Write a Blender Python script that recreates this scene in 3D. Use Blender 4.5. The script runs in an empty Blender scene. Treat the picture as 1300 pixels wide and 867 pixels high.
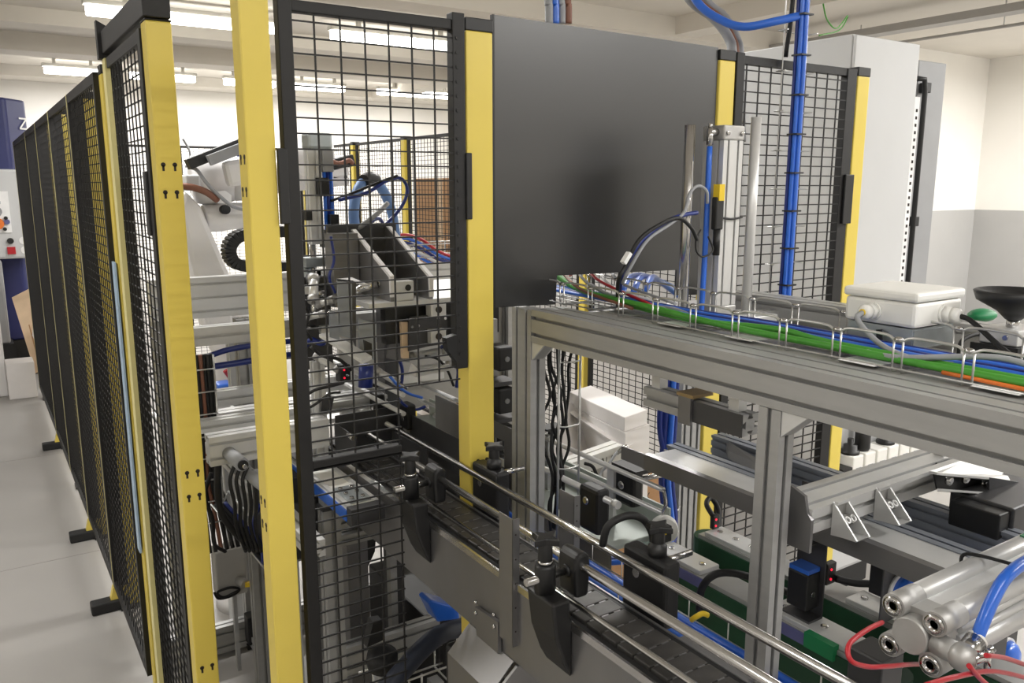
import bpy, bmesh, math, random
from mathutils import Vector, Matrix
random.seed(7)
S = bpy.context.scene
COL = S.collection
V = Vector
# ------------------------------------------------------------------ camera
H = 1.67                       # eye height
FPX = 1045.0                   # focal length in pixels of the 1300 px wide frame
PITCH, YAW = math.radians(10.755), math.radians(33.2)
cd = bpy.data.cameras.new('camera'); cd.sensor_width = 36.0; cd.lens = FPX * 36 / 1300
cd.clip_start = 0.02; cd.clip_end = 60
cam = bpy.data.objects.new('camera', cd); COL.objects.link(cam)
cam.location = (0, 0, H); cam.rotation_euler = (math.pi/2 - PITCH, 0, -YAW)
S.camera = cam
S.view_settings.view_transform = 'Standard'; S.view_settings.look = 'None'
S.view_settings.gamma = 1.0; S.view_settings.use_curve_mapping = False
S.view_settings.exposure = 0.14
# ------------------------------------------------------------------ world (closed room: only a faint ambient)
w = bpy.data.worlds.new('world'); S.world = w; w.use_nodes = True
w.node_tree.nodes['Background'].inputs[0].default_value = (0.8, 0.85, 1, 1)
w.node_tree.nodes['Background'].inputs[1].default_value = 0.15
LAMP_W = 38.0                  # watts of every batten
DIFF_E = 9.0                   # glow of every batten diffuser
CEIL = 3.02
# ------------------------------------------------------------------ measuring: where a photo point lies on a known plane
_fw = V((math.sin(YAW)*math.cos(PITCH), math.cos(YAW)*math.cos(PITCH), -math.sin(PITCH)))
_rt = V((math.cos(YAW), -math.sin(YAW), 0)); _up = _rt.cross(_fw)
def Q(x, y, X=None, Y=None, Z=None):
    d = _fw*FPX + _rt*(x-650) + _up*(433.5-y)
    if X is not None: t = X/d.x
    elif Y is not None: t = Y/d.y
    else: t = (Z-H)/d.z
    return V((0, 0, H)) + d*t
# ------------------------------------------------------------------ materials
def lin(c):
    return tuple(((v/255)/12.92 if v/255 <= .04045 else ((v/255+.055)/1.055)**2.4) for v in c)
def mat(name, rgb, rough=.5, metal=0., var=.06, scale=12., bump=0., coat=0., stretch=None, emit=None, trans=0., alpha=1., spec=.5):
    m = bpy.data.materials.new(name); m.use_nodes = True
    nt = m.node_tree; b = nt.nodes['Principled BSDF']; L = nt.links
    c = lin(rgb)
    tc = nt.nodes.new('ShaderNodeTexCoord'); mp = nt.nodes.new('ShaderNodeMapping')
    L.new(tc.outputs['Object'], mp.inputs[0])
    if stretch: mp.inputs['Scale'].default_value = stretch
    nz = nt.nodes.new('ShaderNodeTexNoise'); nz.inputs['Scale'].default_value = scale; nz.inputs['Detail'].default_value = 4
    L.new(mp.outputs[0], nz.inputs['Vector'])
    cr = nt.nodes.new('ShaderNodeValToRGB'); cr.color_ramp.elements[0].position = .3; cr.color_ramp.elements[1].position = .7
    cr.color_ramp.elements[0].color = (*[max(0, v*(1-var)) for v in c], 1)
    cr.color_ramp.elements[1].color = (*[min(1, v*(1+var)) for v in c], 1)
    L.new(nz.outputs['Fac'], cr.inputs[0]); L.new(cr.outputs[0], b.inputs['Base Color'])
    b.inputs['Roughness'].default_value = rough; b.inputs['Metallic'].default_value = metal
    if coat: b.inputs['Coat Weight'].default_value = coat; b.inputs['Coat Roughness'].default_value = .15
    if bump:
        bp = nt.nodes.new('ShaderNodeBump'); bp.inputs['Strength'].default_value = bump; bp.inputs['Distance'].default_value = .002
        L.new(nz.outputs['Fac'], bp.inputs['Height']); L.new(bp.outputs[0], b.inputs['Normal'])
    if emit:
        b.inputs['Emission Color'].default_value = (*lin(emit[0]), 1); b.inputs['Emission Strength'].default_value = emit[1]
    b.inputs['Specular IOR Level'].default_value = spec
    if trans: b.inputs['Transmission Weight'].default_value = trans
    if alpha < 1: b.inputs['Alpha'].default_value = alpha
    return m
M = dict(
 yellow=mat('yellow_paint', (226,203,92), .36, 0, .03, 5, .05),
 yellowp=mat('pale_yellow', (226,216,150), .4, 0, .03, 5, .05),  # lit tone of the fence edges put into the colour
 black=mat('black_powder_coat', (21,20,20), .55, 0, .15, 60, .1),
 panel=mat('black_sheet', (19,19,21), .34, 0, .12, 3, spec=1.),
 plastic=mat('black_plastic', (26,26,27), .45, 0, .15, 30, .05),
 rubber=mat('black_rubber', (22,22,23), .6, 0, .1, 20),
 alu=mat('anodised_aluminium', (168,168,167), .38, .35, .05, 10, .04, stretch=(1,1,6)),
 alu2=mat('satin_aluminium', (212,212,211), .33, .35, .04, 14),
 cast=mat('cast_aluminium', (180,179,177), .5, .7, .06, 40, .15),
 steel=mat('stainless_steel', (132,131,132), .34, .65, .08, 7, .06),
 dsteel=mat('dark_steel', (80,80,82), .42, .6, .1, 9, .06),
 bar=mat('polished_bar', (196,195,194), .2, 1., .04, 20),
 galv=mat('galvanised_sheet', (168,174,176), .4, .7, .1, 25),
 zinc=mat('zinc_wire', (200,200,198), .3, .8, .05, 30),
 white=mat('white_paint', (224,222,222), .4, 0, .03, 6),
 offw=mat('white_plastic', (236,235,230), .4, 0, .02, 10),
 paper=mat('white_cardboard', (226,222,220), .75, 0, .03, 8),
 card=mat('brown_cardboard', (176,136,98), .8, 0, .07, 14, .1, stretch=(1,6,1)),
 cardl=mat('light_cardboard', (214,188,158), .8, 0, .05, 14, .1),
 green=mat('green_belt', (22,66,42), .55, 0, .1, 20),
 greenc=mat('green_cable', (72,150,50), .45, 0, .05, 10),
 greenp=mat('green_plastic', (20,120,72), .45, 0, .05, 10),
 blue=mat('blue_tube', (46,106,212), .3, 0, .05, 10, coat=.3),
 dblue=mat('dark_blue_tube', (28,46,120), .35, 0, .08, 10),
 lblue=mat('pale_blue_hose', (104,138,190), .45, 0, .06, 30),
 hoseb=mat('blue_grey_hose', (40,46,62), .5, 0, .06, 30),
 navy=mat('navy_paint', (38,44,96), .45, 0, .05, 4),
 grey=mat('light_grey_paint', (198,199,200), .5, 0, .02, 4),
 grey2=mat('mid_grey_paint', (150,151,153), .5, 0, .04, 8),
 greyc=mat('grey_cable', (150,152,156), .5, 0, .05, 10),
 greyb=mat('grey_plastic_box', (168,166,162), .5, 0, .04, 10),
 red=mat('red_tube', (176,36,46), .35, 0, .05, 10),
 rled=mat('red_led', (255,40,60), .3, emit=((255,30,60), 1.0)),
 orange=mat('orange_cable', (226,120,50), .45),
 brown=mat('brown_cable', (128,84,66), .5),
 print=mat('black_print', (44,36,32), .7, 0, .02),
 wall=mat('white_wall_paint', (236,233,227), .85, 0, .015, 3, .1),
 dado=mat('grey_dado_paint', (176,175,173), .6, 0, .02, 3),
 ceil=mat('ceiling_paint', (222,217,208), .9, 0, .02, 3, .1),
 tube=mat('batten_diffuser', (255,255,255), .4, emit=((255,252,244), DIFF_E)),
 housing=mat('batten_housing', (205,203,196), .5),
 pale=mat('pale_green_sheet', (176,184,178), .35, .2, .03, 8),
 steelb=mat('blue_grey_profile', (140,145,154), .4, .4, .05, 10),
 film=mat('pale_blue_film', (176,200,222), .3, 0, .1, 10),
 label=mat('white_label', (236,236,236), .5),
 tan=mat('tan_plate', (150,126,84), .5),
 chain=mat('chain_slat', (74,72,70), .4, .4, .25, 30, .1),
 yelp=mat('yellow_plastic', (232,198,40), .45),
 dpur=mat('violet_sticker', (92,94,140), .5),
)
def floor_mat():
    m = mat('floor_epoxy', (152,149,145), .32, 0, .05, 1.3, 0)
    nt = m.node_tree; b = nt.nodes['Principled BSDF']
    n = nt.nodes.new('ShaderNodeTexNoise'); n.inputs['Scale'].default_value = 2.2; n.inputs['Detail'].default_value = 6
    r = nt.nodes.new('ShaderNodeMapRange'); r.inputs[3].default_value = .22; r.inputs[4].default_value = .5
    nt.links.new(n.outputs['Fac'], r.inputs[0]); nt.links.new(r.outputs[0], b.inputs['Roughness'])
    return m
M['floor'] = floor_mat()
# ------------------------------------------------------------------ builders
ORG = {}
def org(o): return ORG.get(o.name, V((0, 0, 0)))
class MB:
    def __init__(s): s.v = []; s.f = []; s.sm = []
    def add(s, vs, fs, smooth=False):
        k = len(s.v); s.v += [V(p) for p in vs]
        for f in fs: s.f.append([i+k for i in f]); s.sm.append(smooth)
        return s
    def box(s, a, b):
        x0, x1 = sorted((a[0], b[0])); y0, y1 = sorted((a[1], b[1])); z0, z1 = sorted((a[2], b[2]))
        return s.add([(x0,y0,z0),(x1,y0,z0),(x1,y1,z0),(x0,y1,z0),(x0,y0,z1),(x1,y0,z1),(x1,y1,z1),(x0,y1,z1)],
                     [(3,2,1,0),(4,5,6,7),(0,1,5,4),(1,2,6,5),(2,3,7,6),(3,0,4,7)])
    def bar(s, p0, p1, w, h, side=None, w2=None, h2=None):          # box along a line, may taper
        p0, p1 = V(p0), V(p1); a = (p1-p0).normalized()
        sd = V(side) if side is not None else (a.cross(V((0,0,1))) if abs(a.z) < .95 else V((1,0,0)))
        sd = (sd - a*sd.dot(a)).normalized(); u = a.cross(sd)
        w2 = w2 or w; h2 = h2 or h; vs = []
        for p, ww, hh in ((p0, w, h), (p1, w2, h2)):
            vs += [p-sd*ww/2-u*hh/2, p+sd*ww/2-u*hh/2, p+sd*ww/2+u*hh/2, p-sd*ww/2+u*hh/2]
        return s.add(vs, [(3,2,1,0),(4,5,6,7),(0,1,5,4),(1,2,6,5),(2,3,7,6),(3,0,4,7)])
    def prism(s, poly, d):                                           # polygon of 3D points pushed along d
        n = len(poly); d = V(d); poly = [V(p) for p in poly]
        return s.add(poly+[p+d for p in poly], [tuple(range(n-1,-1,-1)), tuple(range(n,2*n))] + [(i,(i+1)%n,n+(i+1)%n,n+i) for i in range(n)])
    def cyl(s, p0, p1, r, r2=None, n=14, cap=True):
        p0, p1 = V(p0), V(p1); a = (p1-p0).normalized(); r2 = r if r2 is None else r2
        sd = a.orthogonal().normalized(); u = a.cross(sd); vs = []
        for p, rr in ((p0, r), (p1, r2)):
            vs += [p + (sd*math.cos(2*math.pi*i/n) + u*math.sin(2*math.pi*i/n))*rr for i in range(n)]
        s.add(vs, [(i,(i+1)%n,n+(i+1)%n,n+i) for i in range(n)], True)
        if cap: s.add(vs, [tuple(range(n-1,-1,-1)), tuple(range(n,2*n))])
        return s
    def lathe(s, c, prof, axis=(0,0,1), n=20):                       # prof: (radius, height along axis)
        a = V(axis).normalized(); sd = a.orthogonal().normalized(); u = a.cross(sd); c = V(c); vs = []
        for r, h in prof: vs += [c + a*h + (sd*math.cos(2*math.pi*i/n) + u*math.sin(2*math.pi*i/n))*max(r, .0002) for i in range(n)]
        m = len(prof); fs = [(j*n+i, j*n+(i+1)%n, (j+1)*n+(i+1)%n, (j+1)*n+i) for j in range(m-1) for i in range(n)]
        s.add(vs, fs, True); s.add(vs, [tuple(range(n-1,-1,-1)), tuple(range((m-1)*n, m*n))])
        return s
    def tube(s, pts, r, n=8, smooth=True, k=6):
        pts = [V(p) for p in pts]
        if smooth and len(pts) > 2: pts = crom(pts, k)
        vs = []; m = len(pts); nrm = None
        for i, p in enumerate(pts):
            t = (pts[min(i+1, m-1)] - pts[max(i-1, 0)]).normalized()
            nrm = t.orthogonal().normalized() if nrm is None else (nrm - t*nrm.dot(t)).normalized()
            b = t.cross(nrm)
            vs += [p + (nrm*math.cos(2*math.pi*j/n) + b*math.sin(2*math.pi*j/n))*r for j in range(n)]
        s.add(vs, [(i*n+j, i*n+(j+1)%n, (i+1)*n+(j+1)%n, (i+1)*n+j) for i in range(m-1) for j in range(n)], True)
        s.add(vs, [tuple(range(n-1,-1,-1)), tuple(range((m-1)*n, m*n))])
        return s
    def profile(s, p0, p1, w, h, side, nw=1, nh=1, slot=.008, dep=.009):   # T-slot extrusion
        p0, p1 = V(p0), V(p1); a = (p1-p0).normalized(); sd = V(side); sd = (sd - a*sd.dot(a)).normalized(); u = a.cross(sd)
        pl = []
        def edge(A, B, L, n, inn):
            d = (V(B)-V(A)).normalized(); pl.append(V(A))
            for i in range(n):
                c = V(A) + d*(L*(i+.5)/n)
                pl.extend([c-d*slot/2, c-d*slot/2+V(inn)*dep*.35, c-d*slot*.9+V(inn)*dep, c+d*slot*.9+V(inn)*dep, c+d*slot/2+V(inn)*dep*.35, c+d*slot/2])
        x, y = w/2, h/2
        edge((-x,-y), (x,-y), w, nw, (0,1)); edge((x,-y), (x,y), h, nh, (-1,0))
        edge((x,y), (-x,y), w, nw, (0,-1)); edge((-x,y), (-x,-y), h, nh, (1,0))
        poly = [p0 + sd*q.x + u*q.y for q in pl]
        return s.prism(poly, p1-p0)
    def ball(s, c, r, n=12, sc=(1,1,1)):
        vs = []; c = V(c); m = n//2
        for j in range(m+1):
            for i in range(n):
                th = math.pi*j/m; ph = 2*math.pi*i/n
                vs.append(c + V((r*sc[0]*math.sin(th)*math.cos(ph), r*sc[1]*math.sin(th)*math.sin(ph), r*sc[2]*math.cos(th))))
        return s.add(vs, [(j*n+i, (j+1)*n+i, (j+1)*n+(i+1)%n, j*n+(i+1)%n) for j in range(m) for i in range(n)], True)
    def build(s, name, m, parent=None, label=None, kind=None, bev=0.):
        if parent is not None: o0 = org(parent)
        else:
            lo = [min(p[i] for p in s.v) for i in range(3)]; hi = [max(p[i] for p in s.v) for i in range(3)]
            o0 = V(((lo[0]+hi[0])/2, (lo[1]+hi[1])/2, lo[2]))
        me = bpy.data.meshes.new(name); me.from_pydata([p-o0 for p in s.v], [], s.f); me.update()
        for p, q in zip(me.polygons, s.sm): p.use_smooth = q
        bm = bmesh.new(); bm.from_mesh(me)
        bmesh.ops.remove_doubles(bm, verts=bm.verts, dist=1e-6)
        bmesh.ops.recalc_face_normals(bm, faces=bm.faces); bm.to_mesh(me); bm.free()
        me.materials.append(M[m] if isinstance(m, str) else m)
        o = bpy.data.objects.new(name, me); COL.objects.link(o)
        if parent is not None: o.parent = parent
        else: o.location = o0
        ORG[o.name] = o0
        if label: o['label'] = label
        if kind: o['kind'] = kind
        if bev:
            b = o.modifiers.new('bevel', 'BEVEL'); b.width = bev; b.segments = 2; b.limit_method = 'ANGLE'
        return o
def crom(P, k):
    out = []; n = len(P)
    for i in range(n-1):
        a = P[i-1] if i else P[0]*2-P[1]; b = P[i]; c = P[i+1]; d = P[i+2] if i+2 < n else P[-1]*2-P[-2]
        for j in range(k):
            t = j/k
            out.append(.5*((2*b)+(c-a)*t+(2*a-5*b+4*c-d)*t*t+(3*b-a-3*c+d)*t**3))
    return out+[P[-1]]
def thing(name, label, cat, loc=(0,0,0), group=None):
    o = bpy.data.objects.new(name, None); COL.objects.link(o); o.location = V(loc); o.empty_display_size = .05
    ORG[o.name] = V(loc); o['label'] = label; o['category'] = cat
    if group: o['group'] = group
    return o
def tag(o, label, cat, group=None, kind=None):
    o['label'] = label; o['category'] = cat
    if group: o['group'] = group
    if kind: o['kind'] = kind
    return o
def copy_tree(o, parent=None):
    c = o.copy(); COL.objects.link(c); c.parent = parent; ORG[c.name] = org(o)
    for ch in list(o.children): copy_tree(ch, c)
    return c
def dup(root, loc, label, group=None):
    c = copy_tree(root); d = V(loc); c.location = d; c['label'] = label
    if group: c['group'] = group
    return c
def struct(name, mb, m, parent=None, bev=0.):
    o = mb.build(name, m, parent, bev=bev)
    if parent is None: o['kind'] = 'structure'
    return o
def cable(name, label, pts, r, m, cat='cable', group=None, n=8):
    return tag(MB().tube(pts, r, n).build(name, m), label, cat, group)
def clone(o, parent, off, name=None):                               # a further piece sharing the mesh
    c = o.copy(); COL.objects.link(c); c.parent = parent; c.location = o.location + V(off)
    return c
def text(s, size, m, parent, origin, right, up, name='printed_text', ext=.0006):
    cu = bpy.data.curves.new(name, 'FONT'); cu.body = s; cu.size = size; cu.extrude = ext/2; cu.resolution_u = 2
    t = bpy.data.objects.new(name, cu); COL.objects.link(t)
    me = bpy.data.meshes.new_from_object(t.evaluated_get(bpy.context.evaluated_depsgraph_get()))
    bpy.data.objects.remove(t); bpy.data.curves.remove(cu)
    me.materials.clear(); me.materials.append(M[m])
    r = V(right).normalized(); u = V(up).normalized(); n = r.cross(u)
    o0 = org(parent); og = V(origin)
    for v in me.vertices: v.co = og - o0 + r*v.co.x + u*v.co.y + n*(v.co.z)
    o = bpy.data.objects.new(name, me); COL.objects.link(o); o.parent = parent; ORG[o.name] = o0
    return o
# ================================================================== the setting
fl = struct('floor', MB().box((-3.6,-3.6,-.1), (9.6,12,-.008)), 'grey2')
ys = [-3.5, -1.0, 1.2, 4.05, 5.75, 8.8, 11.8]
for j in range(6):
    for i, (xa, xb) in enumerate(((-3.5, 9.5),)):
        MB().box((xa, ys[j]+.0015, -.008), (xb-.0015, ys[j+1]-.0015, 0)).build('floor_slab', 'floor', fl)
struct('ceiling', MB().box((-3.6,-3.6,CEIL), (9.6,12,CEIL+.1)), 'ceil')
struct('wall_far', MB().box((-3.6,11.8,0), (9.6,12,CEIL)), 'wall')
struct('wall_left', MB().box((-3.7,-3.6,0), (-3.5,12,CEIL)), 'wall')
struct('wall_back', MB().box((-3.6,-3.7,0), (9.6,-3.5,CEIL)), 'wall')
struct('wall_right', MB().box((9.5,-3.6,1.4), (9.7,12,CEIL)), 'wall')
struct('wall_right_dado', MB().box((9.496,-3.6,0), (9.7,12,1.4)), 'dado')
struct('wall_corner', MB().box((7.2,5.0,1.4), (9.5,11.8,CEIL)), 'wall')
struct('wall_corner_dado', MB().box((7.196,4.996,0), (9.496,11.8,1.4)), 'dado')
for n, (ya, yb, z) in enumerate(((7.65,7.95,2.9), (8.9,9.25,2.86), (5.2,5.5,2.86), (11.3,11.8,2.9), (1.2,1.5,2.86))):
    struct('trim_%d' % (n+1), MB().box((-3.5,ya,z), (9.5,yb,CEIL)), 'ceil')
struct('trim_6', MB().box((5.0,-3.5,2.88), (5.25,11.3,CEIL)), 'ceil')
# ------------------------------------------------------------------ ceiling battens (rows run across the room)
def batten(x, y, L, label, z=2.93, P_=1.):
    t = thing('ceiling_light', label, 'lamp', (x, y, z-.04), 'fluorescent battens under the ceiling')
    MB().box((x-L/2, y-.045, z-.005), (x+L/2, y+.045, z+.03)).build('housing', 'housing', t, bev=.004)
    for s in (-1, 1): MB().box((x+s*L*.3-.015, y-.02, z+.03), (x+s*L*.3+.015, y+.02, CEIL)).build('hanger', 'housing', t)
    MB().box((x-L/2+.02, y-.055, z-.075), (x+L/2-.02, y+.055, z-.005)).build('diffuser', 'tube', t, bev=.012)
    ld = bpy.data.lights.new('lamp', 'AREA'); ld.shape = 'RECTANGLE'; ld.size = L-.06; ld.size_y = .1; ld.energy = LAMP_W
    ld.color = (1, .985, .965); ld.energy = LAMP_W*P_
    lo = bpy.data.objects.new('lamp', ld); COL.objects.link(lo); lo.parent = t; lo.location = (0, 0, -.05)
for x, L, lb in ((1.13,.6,'far row fluorescent batten over the blue machine'), (2.05,.75,'far row fluorescent batten seen between the two big yellow posts'),
                 (3.05,.65,'far row fluorescent batten, behind the nearest yellow post'), (3.92,.72,'far row fluorescent batten left of centre behind the gate mesh'), (5.36,1.28,'far row fluorescent batten at right of the gate mesh')):
    batten(x, 10.5, L, lb)
for x, L, lb in ((1.53,1.4,'middle row fluorescent batten passing behind the black door track and the big posts'), (3.3,1.3,'middle row fluorescent batten high behind the gate mesh')):
    batten(x, 6.8, L, lb)
for x, l in ((-1.6,'overhead fluorescent batten over the walkway, above the top of the photo'), (.6,'overhead fluorescent batten over the robot, above the top of the photo'), (2.8,'overhead fluorescent batten over the far mesh fence, above the top of the photo')):
    batten(x, 3.4, 1.4, l)
for x, l, p in ((-1.6,'overhead fluorescent batten at back left of the viewer',.6), (.6,'overhead fluorescent batten just behind the viewer',.6), (2.8,'overhead fluorescent batten at back right of the viewer',1.3), (5.0,'overhead fluorescent batten over the aisle right of the cabinet',1.3)):
    batten(x, -.9, 1.4, l, P_=p)
batten(7.6, .9, 1.4, 'unseen fill batten added to brighten the right wall', P_=3.6)  # added lamp out of view, lifts the dim right wall
batten(8.4, 3.0, 1.4, 'second unseen fill batten added near the right wall', P_=1.8)  # another added lamp for the same wall, past the frame edge
batten(4.2, .6, 1.4, 'overhead fluorescent batten over the right end of the beam, out of the photo', P_=.6)
# thin conduits and cable trunking under the ceiling at right
tag(MB().box((6.15,1.6,2.845), (6.30,8,2.90)).build('cable_trunking', 'greyb'), 'grey cable trunking running under the ceiling at upper right', 'trunking')
for z, x in ((2.83, 6.6),):
    t = thing('conduit_pipe', 'thin grey conduit pipe hung under the ceiling beside the trunking', 'pipe', (x, 1.6, z))
    MB().cyl((x,1.4,z), (x,8,z), .012).build('pipe', 'greyb', t)
    for y in (2.2, 3.4, 4.6, 5.8): MB().cyl((x,y,z), (x,y,CEIL), .005, n=6).build('hanger', 'zinc', t)
# ================================================================== fences
def keyholes(mb, c, r, u, n):                                        # a pair of keyhole slots on a post face
    c, r, u, n = V(c), V(r), V(u), V(n)
    for s in (-1, 1):
        q = c + r*.0115*s
        mb.cyl(q-n*.001, q+n*.0008, .0048, n=10); mb.bar(q-n*.001-u*.007, q+n*.0008-u*.007, .0045, .012, side=r)
def post(x, y, label, w=.055, d=.05, top=2.0, holes=(), foot=None, cap=.025):
    t = thing('fence_post', label, 'post', (x+w/2, y+d/2, 0), 'yellow posts of the safety fence')
    MB().box((x, y, .012), (x+w, y+d, top-cap)).build('tube', 'yellow', t, bev=.003)
    MB().box((x-.001, y-.001, top-cap), (x+w+.001, y+d+.001, top)).build('cap', 'plastic', t, bev=.002)
    if holes:
        mb = MB()
        for z, fc in holes:
            if fc == 'y': keyholes(mb, (x+w/2, y, z), (1,0,0), (0,0,1), (0,-1,0))
            else: keyholes(mb, (x, y+d/2, z), (0,1,0), (0,0,1), (-1,0,0))
        mb.build('keyhole_slots', 'print', t, kind='stuff')
    MB().box((x-.035, y-.02, 0), (x+w+.035, y+d+.02, .012)).build('base_plate', 'plastic', t)
    if foot:
        MB().box((.25, y-.005, .001), (x-.001, y+d+.005, .045)).build('foot', 'rubber', t, bev=.006)
        MB().prism([(.322,y+.008,.045), (x-.001,y+.008,.045), (x-.001,y+.008,.095), (.334,y+.008,.095)], (0,.034,0)).build('foot_gusset', 'yellow', t)
    return t
def grid(mb, o, r, u, W, Hh, dx=.048, dz=.028, t=.003, off=.0016):
    o, r, u = V(o), V(r).normalized(), V(u).normalized(); n = r.cross(u)
    k = int(W/dx); 
    for i in range(1, k+1): mb.bar(o+r*(i*W/(k+1))-n*off, o+r*(i*W/(k+1))+u*Hh-n*off, t, t, side=r)
    k2 = int(Hh/dz)
    for i in range(1, k2+1): mb.bar(o+u*(i*Hh/(k2+1))+n*off, o+u*(i*Hh/(k2+1))+r*W+n*off, t, t, side=u)
def fence_panel(o, r, W, z0, z1, label, group, fr=.02, th=.02, mids=(1.02,)):
    o, r = V(o), V(r).normalized(); u = V((0,0,1)); b = o+u*z0
    t = thing('mesh_fence', label, 'fence', o+r*W/2+u*z0, group)
    n = r.cross(u)
    for a in (fr/2, W-fr/2): MB().bar(b+r*a, b+r*a+u*(z1-z0), fr, th, side=r).build('stile', 'black', t)
    for zz in [z0+fr/2, z1-fr/2]+[m for m in mids if z0 < m < z1]: MB().bar(o+r*fr+u*zz, o+r*(W-fr)+u*zz, fr, th, side=u).build('rail', 'black', t)
    mb = MB(); grid(mb, b+r*fr+u*fr, r, u, W-2*fr, z1-z0-2*fr); mb.build('wire_mesh', 'black', t, kind='stuff')
    return t
FX = .36
for y, lb, ft in ((2.62,'yellow post just past the sliding door with pale film on its side',False), (3.40,'yellow post in the left fence line with the nearest black floor foot',True), (4.20,'yellow post in the left fence line with the middle black floor foot',True),
              (5.0,'yellow post far down the left fence line behind mesh',False), (5.85,'yellow post in the left fence line with the farthest black floor foot',True), (7.3,'yellow corner post at the far end of the left fence',False)):
    p_ = post(.388 if y > 3 else .350, y, lb, foot=ft, w=.036 if y > 3 else .055)
    if y > 3: MB().box((.3605, y+.002, .1), (.3875, y+.048, 1.985)).build('hinge_profile', 'black', p_)
ys = [2.68, 3.433, 4.233, 5.033, 5.883]; ye = [3.417, 4.217, 5.017, 5.867, 7.3]
nm = ['nearest of the left black mesh panels behind the sliding door', 'second left black mesh panel beyond the sliding door', 'third left black mesh panel beyond the sliding door', 'fourth left black mesh panel beyond the sliding door', 'farthest left black mesh panel near the blue machine']
for a, b, l in zip(ys, ye, nm): fence_panel((FX-.013, a, 0), (0,1,0), b-a, .1, 1.985, l, 'black mesh panels along the walkway', fr=.03, mids=())
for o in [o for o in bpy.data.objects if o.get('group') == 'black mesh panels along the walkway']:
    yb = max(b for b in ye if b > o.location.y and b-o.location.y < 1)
    MB().box((FX-.0245, yb-.009, .1), (FX-.0235, yb, 1.985)).build('lit_stile_edge', 'yellowp', o, 'lit stile edge painted as a pale strip')  # light catching the stile edge, painted as a pale strip
tag(MB().box((.3405, 2.622, .55), (.3458, 2.668, 1.45)).build('film_strip', 'film'), 'pale blue protective film stuck on the second yellow post', 'film')
# sliding door of mesh between the first big post and the next, with its black track
d = thing('sliding_door', 'tall narrow black mesh door right behind the first big yellow post', 'door', (.345, 2.2, 0))
MB().box((.336, 1.925, .06), (.356, 1.955, 1.99)).build('stile', 'black', d)
MB().box((.334, 2.415, .06), (.346, 2.46, 1.99)).build('stile', 'yellowp', d, 'pale yellow far stile of the mesh door')
MB().box((.3465, 2.42, .06), (.372, 2.455, 1.99)).build('inner_stile', 'black', d)
for z in (.06, 1.965): MB().box((.338, 1.955, z), (.354, 2.415, z+.025)).build('rail', 'black', d)
mb = MB(); grid(mb, (.346, 1.955, .085), (0,1,0), (0,0,1), .46, 1.88); mb.build('wire_mesh', 'black', d, kind='stuff')
MB().box((.33, 1.955, 1.56), (.352, 1.985, 1.70)).build('latch_plate', 'plastic', d, bev=.003)
tr = thing('door_track', 'black top track above the narrow sliding mesh door', 'rail', (.345, 2.15, 2.0))
MB().box((.334, 1.86, 2.003), (.388, 2.44, 2.058)).build('track', 'black', tr, bev=.002)
MB().prism([(.325,2.44,1.99), (.372,2.44,1.99), (.372,2.44,2.06), (.325,2.44,2.085)], (0,.03,0)).build('end_bracket', 'black', tr)
p1 = post(.339, 1.87, 'big yellow post nearest the walkway, under the black track', w=.051, d=.05, top=2.002, cap=.004, holes=[(z,'y') for z in (1.712,1.655,1.036,.98,.555)])
post(.4225, 1.5, 'nearest big yellow post, running out of the top of the photo', w=.053, d=.05, top=2.02, holes=[(z,'x') for z in (1.719,1.662,1.073,1.024)])
post(.871, 1.5, 'yellow post at centre between the gate and the black sheet', w=.0635, d=.05, top=2.0, holes=[(1.069,'y')])
post(1.597, 1.5, 'yellow post at right edge of the black sheet behind the upright cylinder', w=.056, d=.05)
post(2.157, 1.5, 'yellow post in front of the grey cabinet at right', w=.055, d=.05)
# ---- mesh gate with the cut-out for the conveyor
g = thing('mesh_gate', 'black wire mesh gate between the nearest yellow post and the centre post', 'gate', (.67, 1.51, 0))
gy0, gy1 = 1.495, 1.52
MB().box((.489, gy0, .03), (.515, gy1, 1.995)).build('stile', 'black', g, bev=.002)
MB().box((.838, gy0, 1.285), (.866, gy1, 2.005)).build('stile', 'black', g, bev=.002)
MB().box((.515, gy0+.003, 1.972), (.838, gy1, 1.992)).build('rail', 'black', g, bev=.002)
MB().box((.515, gy0+.003, 1.118), (.707, gy1, 1.14)).build('rail', 'black', g, bev=.002)
MB().box((.515, gy0+.003, .03), (.707, gy1, .052)).build('rail', 'black', g)
for i, x in enumerate((.557,.6065,.655,.7035,.752,.80)):
    z0 = .03 if x < .705 else 1.262
    MB().box((x-.0015, 1.5015, z0), (x+.0015, 1.5045, 1.985)).build('wire', 'black', g)
for k in range(70):
    z = 1.957 - .0278*k
    if z < .06: break
    if z > 1.255:
        MB().box((.508, 1.498, z-.0014), (.848, 1.5013, z+.0014)).build('wire', 'black', g)
    else:
        MB().box((.508, 1.498, z-.0014), (.707, 1.5013, z+.0014)).build('wire', 'black', g)
for (xa, xb, za, zb) in ((.477,.489,1.60,1.735), (.866,.874,1.60,1.735)): MB().box((xa-.002, 1.49, za), (xb+.004, 1.50, zb)).build('hinge', 'plastic', g, bev=.002)
MB().prism([(.838,1.492,1.36), (.838,1.492,1.30), (.815,1.492,1.33), (.812,1.492,1.355)], (0,.02,0)).build('latch', 'plastic', g)
mb = MB()
for k in range(26): 
    z = 1.957-.0278*k
    if z > 1.29: mb.cyl((.848,1.495,z), (.848,1.4935,z), .004, n=8)
mb.build('weld_studs', 'black', g, kind='stuff')
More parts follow.
